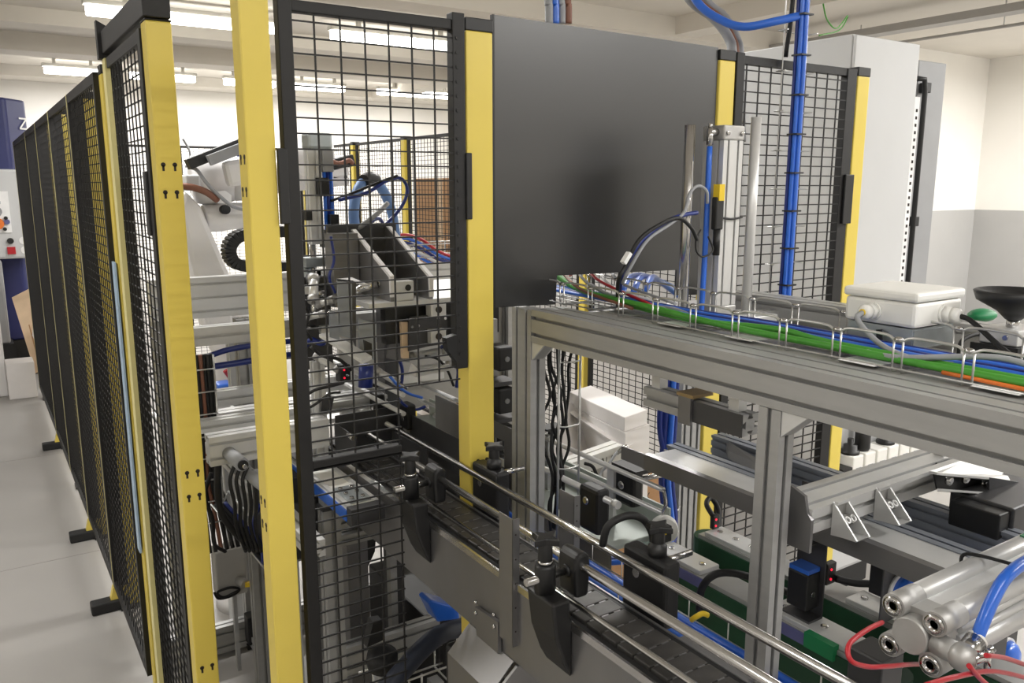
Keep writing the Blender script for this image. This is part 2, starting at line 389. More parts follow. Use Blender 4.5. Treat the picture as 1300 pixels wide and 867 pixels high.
# ---- solid black sheet with the notch for the cable tray
bs = thing('black_sheet', 'large plain black sheet closing the fence at centre', 'panel', (1.27, 1.51, 1.4))
MB().prism([(.9375,1.506,2.012), (.9375,1.506,1.408), (1.105,1.506,1.402), (1.108,1.506,1.468), (1.481,1.506,1.46), (1.481,1.506,1.395), (1.595,1.506,1.39), (1.595,1.506,2.004)], (0,.005,0)).build('sheet', 'panel', bs)
MB().box((.936, 1.5035, 1.405), (.941, 1.5125, 2.012)).build('edge_strip', 'plastic', bs)
# ---- right mesh panel and its side frame
r_ = thing('mesh_fence', 'black mesh panel at right in front of the grey cabinet', 'fence', (1.9, 1.51, .3), None)
MB().box((1.655, 1.497, .3), (1.684, 1.52, 1.998)).build('stile', 'black', r_, bev=.002)
MB().box((2.105, 1.497, .3), (2.148, 1.52, 1.992)).build('stile', 'black', r_, bev=.002)
for z in (1.972, .3): MB().box((1.684, 1.50, z), (2.105, 1.52, z+.02)).build('rail', 'black', r_)
for i in range(9): MB().box((1.6975+i*.0465-.0015, 1.5015, .31), (1.6975+i*.0465+.0015, 1.5045, 1.985)).build('wire', 'black', r_)
for k in range(64):
    z = 1.957-.0262*k
    if z > .32: MB().box((1.672, 1.4985, z-.0015), (2.12, 1.5013, z+.0015)).build('wire', 'black', r_)
MB().box((2.118, 1.488, 1.56), (2.157, 1.497, 1.70)).build('hinge', 'plastic', r_, bev=.002)
# ---- far and back fences of the robot cell
for y, lb in ((3.23,'yellow post deep in the cell under the cable beam'), (4.45,'yellow post of the right cell fence in front of the brown pallet box'), (5.25,'yellow post of the right cell fence, second from the pallet box'), (6.15,'yellow post of the right cell fence by the far corner')):
    post(2.55, y, lb)
ra = [(2.45,3.22,'right cell fence mesh panel nearest the black sheet'), (3.29,4.44,'right cell fence mesh panel in front of the brown pallet box'), (4.51,5.24,'right cell fence mesh panel behind the blue hose arch'), (5.31,6.14,'narrow right cell fence mesh panel near the far corner')]
for a, b, l in ra: fence_panel((2.575, a+.01, 0), (0,1,0), b-a-.015, .1, 1.99, l, 'black mesh panels on the far side of the cell', mids=())
post(1.45, 7.3, 'yellow post in the back fence of the robot cell')
post(2.55, 7.3, 'yellow far corner post of the robot cell')
for a, b, l in ((.42,1.44,'back fence mesh panel behind the robot arm'), (1.51,2.54,'back fence mesh panel at the far right of the cell')): fence_panel((a, 7.32, 0), (1,0,0), b-a, .1, 1.99, l, 'black mesh panels at the back of the cell', mids=())
fence_panel((2.56, 6.21, 0), (0,1,0), 1.08, .1, 1.99, 'narrow fence mesh panel at the far right corner of the cell', 'black mesh panels on the far side of the cell', mids=())
# ================================================================== far left machine, boxes
bm_ = thing('blue_machine', 'tall navy machine column with grey control box at far left', 'machine', (0, 8.8, 0))
MB().prism([(-1.0,8.4,.0), (.43,8.4,0), (.56,8.6,0), (.56,9.3,0), (-1.0,9.3,0)], (0,0,.32)).build('plinth', 'plastic', bm_)
MB().prism([(-1.0,8.4,.32), (.36,8.4,.32), (.52,8.62,.32), (.52,9.3,.32), (-1.0,9.3,.32)], (0,0,2.08)).build('column', 'navy', bm_, bev=.02)
MB().tube([(.2,8.6,2.4), (.2,8.6,2.47), (.27,8.6,2.47), (.27,8.6,2.4)], .008, smooth=False).build('lifting_eye', 'zinc', bm_)
cb = MB().box((-.5,8.12,1.06), (.43,8.39,1.80)).build('control_box', 'grey', bm_, bev=.02)
cbp = MB().box((-.4,8.112,1.28), (.30,8.121,1.62)).build('button_panel', 'label', bm_)
for i, (x, z, r, m) in enumerate(((.20,1.53,.04,'greyc'), (.20,1.455,.045,'grey2'), (.2,1.355,.05,'orange'), (.265,1.40,.015,'plastic'), (.27,1.37,.022,'dpur'), (.25,1.31,.015,'plastic'))):
    MB().cyl((x,8.113,z), (x,8.095,z), r, n=12).build('button', m, cbp)
for x, z in ((.28,1.21), ): MB().cyl((x,8.12,z), (x,8.105,z), .025).build('knob', 'plastic', cb)
MB().box((.25,8.105,1.10), (.31,8.121,1.16)).build('switch', 'red', cb)
MB().lathe((.375,8.12,1.21), [(.032,0),(.032,.004)], (0,-1,0)).build('symbol_disc', 'label', cb); MB().lathe((.38,8.12,1.13), [(.032,0),(.032,.004)], (0,-1,0)).build('symbol_disc', 'label', cb)
dirv = V((.16,.22,0)).normalized()
for ch, sz, z in (('N',.16,2.26), ('O',.12,2.02), ('8',.12,1.92)): text(ch, sz, 'label', bm_, V((.455,8.525,z))+V((.004,-.003,0)), (0,0,-1), dirv, name='letter')
tag(MB().box((-.6,7.6,0), (.13,7.95,.62)).build('grey_cabinet', 'white', bev=.01), 'low white cabinet at the far left edge by the blue machine', 'cabinet')
gp = thing('grey_pedestal', 'grey pedestal column standing under the control box at far left', 'pedestal', (.1,8.2,0))
MB().box((-.3,8.06,.35), (.2,8.34,1.055)).build('column', 'grey2', gp, bev=.02)
MB().lathe((.05,8.06,.88), [(.09,0),(.09,.012),(.065,.016),(.065,.004)], (0,-1,0)).build('round_port', 'grey', gp)
MB().box((-.3,8.05,0), (.22,8.34,.35)).build('base', 'rubber', gp)
tag(MB().box((.13,7.45,0), (.325,7.68,.29)).build('white_carton', 'paper', bev=.006), 'small white carton standing on the floor by the fence at far left', 'box')
k = thing('cardboard_sheet', 'large tan cardboard sheet leaning behind the fence at far left', 'cardboard', (.45,7.9,0))
MB().prism([Q(45,474,Y=7.7), Q(15,378,Y=8.05), Q(60,355,Y=8.05), Q(90,452,Y=7.7)], (0,.02,.0)).build('sheet', 'cardl', k)
MB().prism([Q(50,466,Y=7.68), Q(36,412,Y=7.85), Q(37.5,412,Y=7.85), Q(52,465,Y=7.68)], (0,-.01,0)).build('fold', 'card', k)
tag(MB().prism([Q(57,455,Y=7.62), Q(41,426,Y=7.75), Q(42,408,Y=7.8), Q(52,403,Y=7.8), Q(75,440,Y=7.62)], (0,-.02,0)).build('plastic_wrap', 'white'), 'crumpled white wrap lying against the tan cardboard sheet', 'wrap')
# brown pallet box beyond the right fence of the cell
pb = thing('pallet_box', 'large brown cardboard pallet box behind the far mesh fence', 'box', (3.05,5.4,0))
MB().box((2.9,5.05,.14), (3.2,5.8,1.72)).build('carton', 'card', pb)
for y in (5.06,5.35,5.65): MB().box((2.9,y,0), (3.2,y+.12,.14)).build('pallet_runner', 'cardl', pb)
MB().box((2.896,5.35,.14), (2.9,5.43,1.72)).build('tape', 'cardl', pb)
# ================================================================== conveyor with the slat chain, running along the gate
RZ = 1.056
cv = thing('chain_conveyor', 'long stainless conveyor with grey slat chain running under the centre yellow post', 'conveyor', (.81, 1.6, .8))
Y0, Y1 = .12, 2.15
MB().box((.75, Y0, .818), (.7545, 1.98, .974)).build('side_plate', 'steel', cv, bev=.001)
MB().box((.862, Y0, .85), (.866, Y1, .974)).build('side_plate', 'steel', cv)
MB().box((.7545, Y0, .83), (.862, 1.98, .834)).build('bottom_plate', 'dsteel', cv)
MB().box((.7505, 1.98, .86), (.7545, Y1, .974)).build('side_plate', 'dsteel', cv)
for xa, xb in ((.7545, .766), (.851, .862)): MB().box((xa, Y0, .955), (xb, Y1, .972)).build('wear_strip', 'plastic', cv)
MB().box((.745, Y0, .965), (.7500, 1.98, .978)).build('edge_strip', 'bar', cv)
ny = int((Y1-Y0)/.038); first = None
for i in range(ny):
    y = Y0+.002+i*.038
    if first is None:
        m = MB().prism([(.768,y,.968), (.849,y,.968), (.849,y+.010,.976), (.849,y+.0355,.976), (.768,y+.0355,.976), (.768,y+.010,.976)], (0,0,.004))
        m = MB().box((.768,y,.966), (.849,y+.0355,.977)); first = m.build('chain_slat', 'chain', cv, bev=.002)
        hinge = MB()
        for x in (.784,.809,.834): hinge.box((x-.007,y+.0355,.966), (x+.007,y+.038,.9765))
        hinge.build('hinge_knuckles', 'steel', first, kind='stuff')
    else:
        c = clone(first, cv, (0,i*.038,0))
        for h in first.children:
            hc = h.copy(); COL.objects.link(hc); hc.parent = c
lg = MB().prism([Q(602,770,X=.74), Q(632,790,X=.74), Q(632,830,X=.74), Q(605,806,X=.74)], (.008,0,0)).build('joint_plate', 'steel', cv)
mb = MB()
for q in ((605,764), (605,778), (628,780), (628,795)): 
    p = Q(*q, X=.74); mb.lathe(p, [(.004,0),(.004,.003),(.002,.005)], (-1,0,0), 8)
mb.build('cap_screws', 'bar', lg, kind='stuff')
MB().prism([(.749,1.14,.818), (.749,1.30,.818), (.70,1.30,.77), (.70,1.30,.66), (.70,1.14,.66), (.70,1.14,.77)][::1], (.004,0,0)).build('chute_plate', 'steel', cv)
MB().prism([(.70,1.125,.60), (.70,1.125,.775), (.748,1.125,.815), (.862,1.125,.815), (.862,1.125,.60)], (0,.006,0)).build('leg_plate', 'steel', cv)
MB().box((.78,1.14,.0), (.85,1.22,.82)).build('leg', 'steel', cv)
MB().box((.72,1.08,.0), (.91,1.28,.012)).build('leg_foot', 'steel', cv)
MB().box((.78,2.02,.0), (.84,2.08,.86)).build('leg', 'steel', cv)
# guide rails: bars held above the chain
def rail(x, y0, y1, z, r, label, group='polished guide rails', m='bar', cap=False):
    o = MB().cyl((x,y0,z), (x,y1,z), r, n=14)
    if cap: o.cyl((x,y0-.004,z), (x,y0+.012,z), r*1.25, n=12)
    return tag(o.build('guide_rail', m), label, 'rail', group)
rail(.784, .3, 1.86, RZ, .0075, 'upper near guide rail running through the knob clamps on the chain conveyor')
rail(.862, .3, 1.86, RZ, .0075, 'far guide rail passing just in front of the centre yellow post')
rail(.774, .3, 1.86, .992, .005, 'thin lower guide rail just above the conveyor slats')
# clamps with star knobs
def star_knob(mb, c, r=.019, h=.012):
    c = V(c); n = 8; pts = []
    for i in range(n):
        a = 2*math.pi*i/n + .3; rr = r if i % 2 == 0 else r*.45
        pts.append(c+V((math.cos(a)*rr, math.sin(a)*rr, 0)))
    return mb.prism(pts, (0,0,h))
def rail_clamp(y, xr, xs, label, near=True, z=RZ):
    sg = 1 if near else -1                                           # near: bracket at -X side of the rail
    t = thing('rail_clamp', label, 'clamp', (xs, y, .9), 'black guide rail clamps with star knobs')
    xo = xs - sg*.018
    MB().prism([(xs-sg*.001,y-.022,.93), (xs-sg*.001,y+.022,.93), (xo-sg*.008,y+.022,.985), (xo-sg*.012,y+.022,1.025), (xo-sg*.012,y-.022,1.025), (xo-sg*.008,y-.022,.985)][:2]+[], (0,0,0)) if False else None
    pf = [(xs-sg*.001,.878), (xs-sg*.016,.905), (xs-sg*.034,.955), (xs-sg*.042,1.02), (xs-sg*.006,1.02), (xs-sg*.006,.99), (xs-sg*.001,.982)]
    MB().prism([(a, y-.05, b) for a, b in pf], (0,.074,0)).build('bracket', 'plastic', t, bev=.005)
    kx = xs-sg*.024
    MB().lathe((kx,y-.004,1.018), [(.0175,0),(.0175,.045),(.0155,.05)], n=16).build('hub', 'plastic', t)
    MB().lathe((kx,y-.004,1.068), [(.0125,0),(.0125,.006)], n=16).build('collar', 'bar', t)
    kb = MB().lathe((kx,y-.004,1.074), [(.0125,0),(.0115,.035)], n=16); star_knob(kb, (kx,y-.004,1.104), .029, .012); kb.build('star_knob', 'plastic', t, bev=.002)
    MB().cyl((kx-sg*.038,y-.004,z-.012), (xr-sg*.004,y-.004,z-.012), .0065).build('rod', 'bar', t)
    cb = MB()
    cp = [(-.013,-.048),(.013,-.048),(.016,.0),(.015,.022),(.006,.03),(-.006,.03),(-.015,.022),(-.016,0)]
    cb.prism([(xr+a, y-.03, z+b-.006) for a, b in cp], (0,.05,0)); cb.build('rail_block', 'plastic', t, bev=.006)
    MB().cyl((xr-sg*.013,y-.004,z-.012), (xr-sg*.019,y-.004,z-.012), .011).build('nut', 'plastic', t)
    return t
rail_clamp(1.505, .784, .75, 'left black rail clamp with star knob right beside the gate mesh')
rail_clamp(1.015, .784, .75, 'black rail clamp with star knob on the near side in the foreground')
rail_clamp(.45, .784, .75, 'black rail clamp at the near end of the conveyor, below the frame')
def far_block(y, label):
    t = thing('rail_block', label, 'clamp', (.89,y,.9), 'square black rail blocks on the far side')
    MB().box((.872,y-.05,.96), (.905,y+.055,1.075)).build('block', 'plastic', t, bev=.006)
    MB().box((.8665,y-.03,.88), (.885,y+.03,.962)).build('foot', 'plastic', t)
    MB().lathe((.8725,y+.02,1.035), [(.008,0),(.008,.002)], (-1,0,0), 12).build('screw_head', 'bar', t)
    MB().lathe((.89,y-.01,1.075), [(.016,0),(.016,.016),(.012,.018),(.012,.022)], n=14).build('hub', 'plastic', t)
    kb = MB().lathe((.89,y-.01,1.095), [(.012,0),(.011,.026)], n=14); star_knob(kb, (.89,y-.01,1.117), .028, .011); kb.build('star_knob', 'plastic', t, bev=.002)
    MB().cyl((.905,y-.012,1.06), (.965,y-.012,1.06), .0055).build('rod', 'bar', t)
    return t
far_block(1.44, 'square black rail block right in front of the centre yellow post')
far_block(.935, 'square black rail block with star knob and a black hose arching over it')
# upright sensor plates on the conveyor
def plate(x, y0, y1, z0, z1, label, m='steel'):
    t = thing('upright_plate', label, 'bracket', (x, (y0+y1)/2, z0), 'upright stainless plates')
    MB().box((x, y0, z0), (x+.002, y1, z1)).build('plate', m, t)
    MB().box((x, y0-.0005, z0), (x+.014, y0+.0015, z1)).build('flange', m, t)
    mb = MB()
    for k in range(5): mb.cyl((x+.006,y0-.001,z0+(z1-z0)*(.12+.19*k)), (x+.006,y0,z0+(z1-z0)*(.12+.19*k)), .0016, n=8)
    mb.build('holes', 'print', t, kind='stuff')
plate(.7395, 1.128, 1.172, .855, 1.098, 'tall upright stainless plate on the near side of the chain conveyor')
plate(.905, 1.168, 1.215, .93, 1.092, 'short upright stainless plate beyond the chain conveyor near the beam column')
# ================================================================== the aluminium frame with the cable tray on top
bmx = thing('aluminium_beam', 'long aluminium beam carrying the cable tray across the right of the photo', 'beam', (1.04, .8, 1.335))
MB().profile((1.04,.18,1.37), (1.04,1.452,1.37), .072, .08, (0,0,1), 2, 2, .0075, .012).build('profile', 'alu', bmx)
def column(x, y, w, d, top, label, nd=2, nw=1):
    t = thing('aluminium_column', label, 'column', (x+w/2, y+d/2, 0), 'aluminium profile columns')
    MB().profile((x+w/2,y+d/2,.02), (x+w/2,y+d/2,top), w, d, (1,0,0), nw, nd).build('profile', 'alu', t)
    MB().box((x-.005,y-.005,0), (x+w+.005,y+d+.005,.02)).build('foot_plate', 'plastic', t)
    return t
column(1.0, 1.4535, .04, .0745, 1.403, 'left aluminium column at the far end of the cable beam')
column(1.0, .785, .035, .042, 1.333, 'middle aluminium column under the cable beam with side sensors', 1)
def gusset(p, dy, label):
    t = thing('corner_gusset', label, 'bracket', p, 'die-cast corner gussets'); x, y, z = p
    for xx in (x, x+.03): MB().prism([(xx,y,z), (xx,y+dy,z), (xx,y,z-.04)], (.004,0,0)).build('cheek', 'alu2', t)
    MB().prism([(x+.004,y+dy,z), (x+.004,y,z-.04), (x+.004,y-dy*.05,z-.037), (x+.004,y+dy*.95,z+.0)], (.026,0,0)).build('web', 'cast', t)
gusset((1.002, 1.452, 1.333), -.045, 'small cast gusset at the top of the left column')
gusset((1.002, .784, 1.333), -.045, 'small cast gusset at the top of the middle column')
rb = thing('rear_beam', 'rear aluminium beam behind the cable tray', 'beam', (1.62, .8, 1.33))
MB().profile((1.63,.2,1.37), (1.63,1.44,1.37), .07, .06, (0,0,1), 2, 1).build('profile', 'alu', rb)
for y in (.24, 1.30):
    MB().profile((1.6,y,1.355), (1.0765,y,1.355), .036, .04, (0,1,0), 1, 1).build('cross_bar', 'alu', rb)
MB().profile((1.63,.3,.02), (1.63,.3,1.334), .04, .04, (1,0,0)).build('leg', 'alu', rb)
pl = tag(MB().box((1.17,1.40,1.376), (1.56,1.47,1.386)).build('cover_plate', 'white', bev=.002), 'white cover plate lying on the frame beneath the notch', 'plate')
# cable tray
sp_ = tag(MB().box((1.0815,.2,1.396), (1.262,1.36,1.4035)).build('support_plate', 'greyb', bev=.001), 'grey support plate beneath the wire cable tray', 'plate')
TX0, TX1, TB, TT = 1.088, 1.245, 1.412, 1.456
ct = thing('cable_tray', 'wire basket tray of cables on top of the long aluminium beam', 'tray', (1.165, .9, TB))
wr = .0017
for i, x in enumerate((TX0, 1.127, 1.166, 1.205, TX1)): MB().cyl((x,.2,TB), (x,1.72,TB), wr, n=6).build('long_wire', 'zinc', ct)
yy = [.26+.1*i for i in range(15)]
for y in yy:
    for e in (-.007, .007):
        MB().tube([(TX0,y+e,TT), (TX0,y+e,TB-.003), (TX1,y+e,TB-.003), (TX1,y+e,TT)], wr, 6, smooth=False).build('cross_wire', 'zinc', ct)
for x in (TX0, TX1):
    pts = [(x, .2, TT-.004)]
    for y in yy: pts += [(x,y-.045,TT+.004), (x,y-.018,TT+.003), (x,y-.007,TT-.002), (x,y+.007,TT-.002), (x,y+.018,TT+.003)]
    MB().tube(pts, .0021, 6, k=3).build('top_wire', 'zinc', ct)
    for y in yy: MB().ball((x,y,TT-.001), .0052, 8, (1,1.6,.8)).build('weld_knot', 'bar', ct)
for x, y in ((1.115, .95), (1.11, .72), (1.115, 1.12), (1.11,.52)):
    MB().box((x-.03,y-.03,1.4105), (x+.025,y+.03,1.4112)).build('tray_clip', 'label', ct)
tz = 1.412
def run(x0, pts): return [V((x, y, tz+z)) for x, y, z in pts]
cable('green_cable', 'thick green cable nearest the front edge of the wire tray', run(0, [(1.2,1.70,.07),(1.16,1.52,.03),(1.135,1.40,.022),(1.115,1.2,.02),(1.105,1.0,.013),(1.11,.8,.01),(1.105,.6,.01),(1.105,.2,.01)]), .006, 'greenc', group='green cables in the wire tray')
cable('green_cable', 'second green cable crossing behind the front one in the wire tray', run(0, [(1.21,1.70,.05),(1.18,1.5,.012),(1.15,1.35,.012),(1.12,1.1,.009),(1.128,.9,.018),(1.122,.75,.012),(1.122,.2,.01)]), .0055, 'greenc', group='green cables in the wire tray')
for i, (x, r, m, l) in enumerate(((1.142,.0048,'blue','bright blue tube in the middle of the wire tray'), (1.156,.005,'dblue','dark navy tube lying between the blue ones in the tray'), (1.172,.006,'blue','thick bright blue tube at the back of the wire tray'), (1.19,.0045,'dblue','thin dark blue tube along the rear of the wire tray'))):
    cable('air_tube', l, run(0, [(x+.02,1.7,.012),(x+.01,1.4,.012),(x,1.15,.012),(x+.006*(-1)**i,.95,.012+.004*(i%2)),(x,.7,.012),(x-.01,.2,.012)]), r, m, 'tube', 'blue air tubes in the wire tray')
cable('grey_cable', 'grey cable snaking along the wire tray floor', run(0, [(1.2,1.5,.03),(1.14,1.3,.012),(1.155,1.18,.016),(1.13,1.05,.008),(1.14,.8,.01),(1.105,.68,.012),(1.14,.55,.03),(1.15,.48,.016)]), .0045, 'greyc')
cable('orange_cable', 'thin orange cable at the right end of the wire tray', run(0, [(1.1,.60,.005),(1.097,.45,.004),(1.097,.2,.004)]), .003, 'orange')
for i in range(5):
    cable('loose_wire', ('brown','grey','red','white','pale grey')[i]+' thin wire fanning out of the tray through the notch', run(0, [(1.11+.03*i,1.25,.012),(1.13+.03*i,1.45,.03+.006*(i%3)),(1.19+.04*i,1.62,.06+.01*(i%2)),(1.25+.04*i,1.75,.02)]), .0035, ('brown','greyc','red','white','greyc')[i], 'cable', 'wires fanning out at the notch', 6)
for i in range(3):
    cable('air_tube', ('left','middle','right')[i]+' bright blue tube bending away behind the notch', [Q(790+14*i,372,X=1.25+.03*i), Q(800+14*i,352,Y=1.55), Q(825+8*i,352+4*i,Y=1.62), Q(870,372+5*i,Y=1.65)], .0075, 'blue', 'tube', 'blue tubes behind the notch')
# junction box
jb = thing('junction_box', 'white plastic junction box standing on the cable tray', 'box', (1.265, .765, 1.45))
MB().box((1.2,.704,1.452), (1.33,.828,1.492)).build('body', 'offw', jb, bev=.006)
MB().box((1.197,.701,1.4925), (1.333,.831,1.508)).build('lid', 'offw', jb, bev=.005)
def gland(c, a, parent, m='offw', s=1.):
    c, a = V(c), V(a)
    g_ = MB().cyl(c, c+a*.004*s, .0145*s, n=16).cyl(c+a*.004*s, c+a*.016*s, .0135*s, n=6); g_.build('gland_body', m, parent)
    MB().lathe(c+a*.016*s, [(.0125*s,0),(.012*s,.009*s),(.008*s,.013*s),(.0045*s,.013*s)], a, 14).build('gland_nut', m, parent)
gland((1.2,.775,1.472), (-1,0,0), jb); gland((1.275,.704,1.470), (0,-1,0), jb)
MB().lathe((1.172,.775,1.472), [(.0055,0),(.0055,.003)], (-1,0,0), 12).build('cable_seal', 'yelp', jb)
br = thing('sheet_bracket', 'galvanised sheet bracket under the white junction box', 'bracket', (1.265,.765,1.41))
MB().box((1.205,.71,1.447), (1.32,.822,1.4505)).build('top_plate', 'galv', br)
for x in (1.205, 1.318): MB().box((x,.71,1.418), (x+.002,.822,1.447)).build('leg_plate', 'galv', br)
MB().box((1.207,.708,1.418), (1.318,.71,1.447)).build('front_plate', 'galv', br)
cable('grey_cable', 'grey cable drooping from the left gland of the white box', [(1.172,.775,1.472), (1.155,.772,1.462), (1.135,.72,1.435), (1.12,.66,1.424), (1.125,.6,1.424)], .0045, 'greyc')
cable('black_cable', 'black cable from the front gland of the white box', [(1.275,.676,1.47), (1.272,.655,1.464), (1.24,.59,1.435), (1.22,.55,1.425), (1.23,.5,1.43)], .0042, 'rubber')
cable('black_cable', 'black cable loop behind the white box and below the handwheel', [Q(1217,450,Y=.8), Q(1222,432,Y=.8), Q(1245,424,Y=.8), Q(1270,432,Y=.8), Q(1285,446,Y=.8), Q(1288,470,Y=.78)], .0042, 'rubber')
tag(MB().bar(Q(1118,418,X=1.2)+V((-.004,0,0)), Q(1119,440,X=1.2)+V((-.004,0,0)), .005, .008).build('cable_tie', 'plastic'), 'short black cable tie hanging below the white box', 'tie')
# handwheel on its block
hc = Q(1287,399,Y=.62)
hw = thing('handwheel', 'black dished handwheel on an aluminium block at right edge', 'handwheel', (hc.x,hc.y,1.34))
MB().lathe((hc.x,hc.y,hc.z), [(.011,-.008),(.019,0),(.024,.005),(.053,.021),(.058,.035),(.054,.037),(.047,.028),(.016,.014),(.010,.014)], n=36).build('wheel', 'plastic', hw)
MB().cyl((hc.x+.036,hc.y-.024,hc.z+.028), (hc.x+.036,hc.y-.024,hc.z+.08), .0065).build('handle', 'plastic', hw)
MB().cyl((hc.x,hc.y,hc.z-.024), (hc.x,hc.y,hc.z-.007), .009).build('spindle', 'bar', hw)
bk = MB().box((hc.x-.032,hc.y-.025,hc.z-.044), (hc.x+.05,hc.y+.032,hc.z-.02)).build('block', 'alu2', hw, bev=.002)
MB().lathe((hc.x-.033,hc.y-.008,hc.z-.032), [(.004,0),(.004,.003)], (-1,0,0), 10).build('screw', 'bar', bk)
MB().box((hc.x-.04,hc.y-.03,hc.z-.066), (hc.x+.06,hc.y+.04,hc.z-.0445)).build('base_block', 'plastic', hw)
MB().box((hc.x-.03,hc.y-.02,hc.z-.086), (1.599,hc.y+.03,hc.z-.0665)).build('arm', 'alu', hw)
tag(MB().ball(Q(1247,400,Y=1.05), .03, 14, (1.5,1,.55)).build('green_dome', 'greenp'), 'green rounded dome behind the handwheel', 'dome')
MB().cyl(Q(1247,400,Y=1.05)-V((0,0,.012)), V((Q(1247,400,Y=1.05).x,1.05,0)), .012).build('cap_stem', 'alu', bpy.data.objects['green_dome'])
# ---- upright pneumatic cylinder and guide rods behind the tray
uc = thing('upright_cylinder', 'upright aluminium pneumatic cylinder in front of the black sheet', 'cylinder', (1.405,1.3,1.375))
cyx, cyy = 1.405, 1.3
MB().profile((cyx,cyy,1.405), (cyx,cyy,1.765), .06, .06, (1,0,0), 2, 2, .006, .006).build('barrel', 'alu2', uc)
MB().box((cyx-.032,cyy-.032,1.765), (cyx+.032,cyy+.032,1.797)).build('head_cap', 'cast', uc, bev=.004)
MB().box((cyx-.032,cyy-.032,1.375), (cyx+.032,cyy+.032,1.405)).build('base_cap', 'cast', uc, bev=.004)
for dx in (-.022,.022): MB().lathe((cyx+dx,cyy-.033,1.78), [(.005,0),(.005,.003),(.003,.003)], (0,-1,0), 10).build('cap_screw', 'bar', uc)
fi = MB().cyl((cyx-.032,cyy-.01,1.782), (cyx-.055,cyy-.01,1.782), .008).cyl((cyx-.052,cyy-.01,1.79), (cyx-.052,cyy-.01,1.755), .0075); fi.build('elbow_fitting', 'bar', uc)
MB().cyl((cyx-.052,cyy-.01,1.79), (cyx-.052,cyy-.01,1.80), .005).build('fitting_screw', 'bar', uc)
MB().tube([(cyx-.033,cyy-.036,1.60), (cyx,cyy-.037,1.597), (cyx+.034,cyy-.034,1.60)], .0025, 6).build('strap', 'plastic', uc)
sw = MB().box((cyx-.06,cyy-.045,1.575), (cyx-.036,cyy-.03,1.645)).build('sensor', 'plastic', uc, bev=.003)
MB().box((cyx-.056,cyy-.048,1.637), (cyx-.040,cyy-.03,1.672)).build('sensor_plug', 'yelp', sw)
MB().cyl((cyx-.05,cyy-.04,1.52), (cyx-.05,cyy-.04,1.575), .008).build('sensor_body', 'plastic', sw)
cable('air_tube', 'straight blue tube down the left side of the upright cylinder', [(cyx-.052,cyy-.01,1.752), (cyx-.054,cyy-.012,1.55), (cyx-.056,cyy-.01,1.37)], .0062, 'blue', 'tube')
gr = MB().cyl((1.302,1.3,1.37), (1.302,1.3,1.795), .0115, n=16); gr.box((1.3005,1.2875,1.60), (1.3035,1.289,1.72))
tag(gr.build('guide_rod', 'bar'), 'upright guide rod left of the upright cylinder', 'rod', 'upright guide rods')
tag(MB().cyl((1.508,1.3,1.37), (1.508,1.3,1.82), .0115, n=16).build('guide_rod', 'alu2'), 'upright guide rod right of the upright cylinder', 'rod', 'upright guide rods')
tag(MB().box((1.26,1.25,1.357), (1.56,1.355,1.374)).build('mounting_plate', 'alu2', bev=.002), 'flat plate under the upright cylinder and its rods', 'plate')
# hose bundle from the tray up to the cylinder sensor
e0, e1 = Q(893,262,Y=1.255), Q(790,345,Y=1.28)
hp = [Q(885,270,Y=1.26), Q(868,273,Y=1.255), Q(845,282,Y=1.25), Q(815,305,Y=1.25), Q(795,337,Y=1.26), Q(789,352,Y=1.28), Q(786,380,X=1.17)]
cable('air_tube', 'dark blue tube curving from the tray up to the upright cylinder', hp, .0045, 'dblue', 'tube')
cable('black_hose', 'black hose curving beside the blue tube in front of the black sheet', [Q(885,305,Y=1.25), Q(878,290,Y=1.25), Q(862,277,Y=1.245), Q(840,284,Y=1.24), Q(812,304,Y=1.24), Q(794,338,Y=1.25), Q(785,356,Y=1.26), Q(784,388,X=1.165)], .0042, 'rubber', 'hose')
cable('grey_cable', 'grey cable arching over to the yellow sensor plug', [Q(898,258,Y=1.255), Q(897,243,Y=1.25), Q(887,236,Y=1.25), Q(876,245,Y=1.25), Q(868,270,Y=1.25), Q(850,285,Y=1.248), Q(822,305,Y=1.245), Q(800,340,Y=1.25), Q(790,360,Y=1.27)], .0035, 'greyc')
tag(MB().bar(Q(791,334,Y=1.235), Q(799,321,Y=1.235), .012, .008).build('cable_marker', 'label'), 'small white marker tag tied on the hose bundle', 'tag')
cable('black_cable', 'thin black cable loop hanging at the foot of the cylinder sensor', [Q(899,300,Y=1.26), Q(905,318,Y=1.255), Q(892,326,Y=1.25), Q(884,318,Y=1.25), Q(884,303,Y=1.25), Q(890,292,Y=1.255)], .002, 'rubber')
# ---- cable ladder with blue tubes in front of the cabinet
cl = thing('cable_ladder', 'vertical wire cable ladder fixed on the right mesh panel', 'ladder', (1.86,1.475,1.3))
for x in (1.815, 1.905): MB().cyl((x,1.488,1.28), (x,1.488,CEIL), .002, n=6).build('long_wire', 'zinc', cl)
for k in range(17):
    z = 1.36+.1*k
    MB().tube([(1.795,1.46,z), (1.795,1.49,z), (1.912,1.49,z), (1.912,1.46,z)], .0018, 6, smooth=False).build('rung', 'zinc', cl)
for k in range(17):
    if k % 1 == 0: MB().box((1.840,1.449,1.40+.1*k), (1.878,1.482,1.404+.1*k)).build('tie', 'plastic', cl)
for i, (dx, dy, r, m) in enumerate(((-.010,-.004,.006,'blue'), (.0,-.010,.0065,'blue'), (.010,-.004,.006,'blue'), (.0,.005,.006,'dblue'), (-.014,.006,.0045,'dblue'))):
    cable('air_tube', ('left','front middle','right','rear middle','rear left')[i]+' tube of the tall blue bundle on the right mesh panel', [(1.858+dx,1.468+dy,1.28), (1.86+dx,1.468+dy,1.9), (1.858+dx,1.468+dy,2.3), (1.858+dx,1.468+dy,CEIL)], r, m, 'tube', 'tall blue tube bundle')
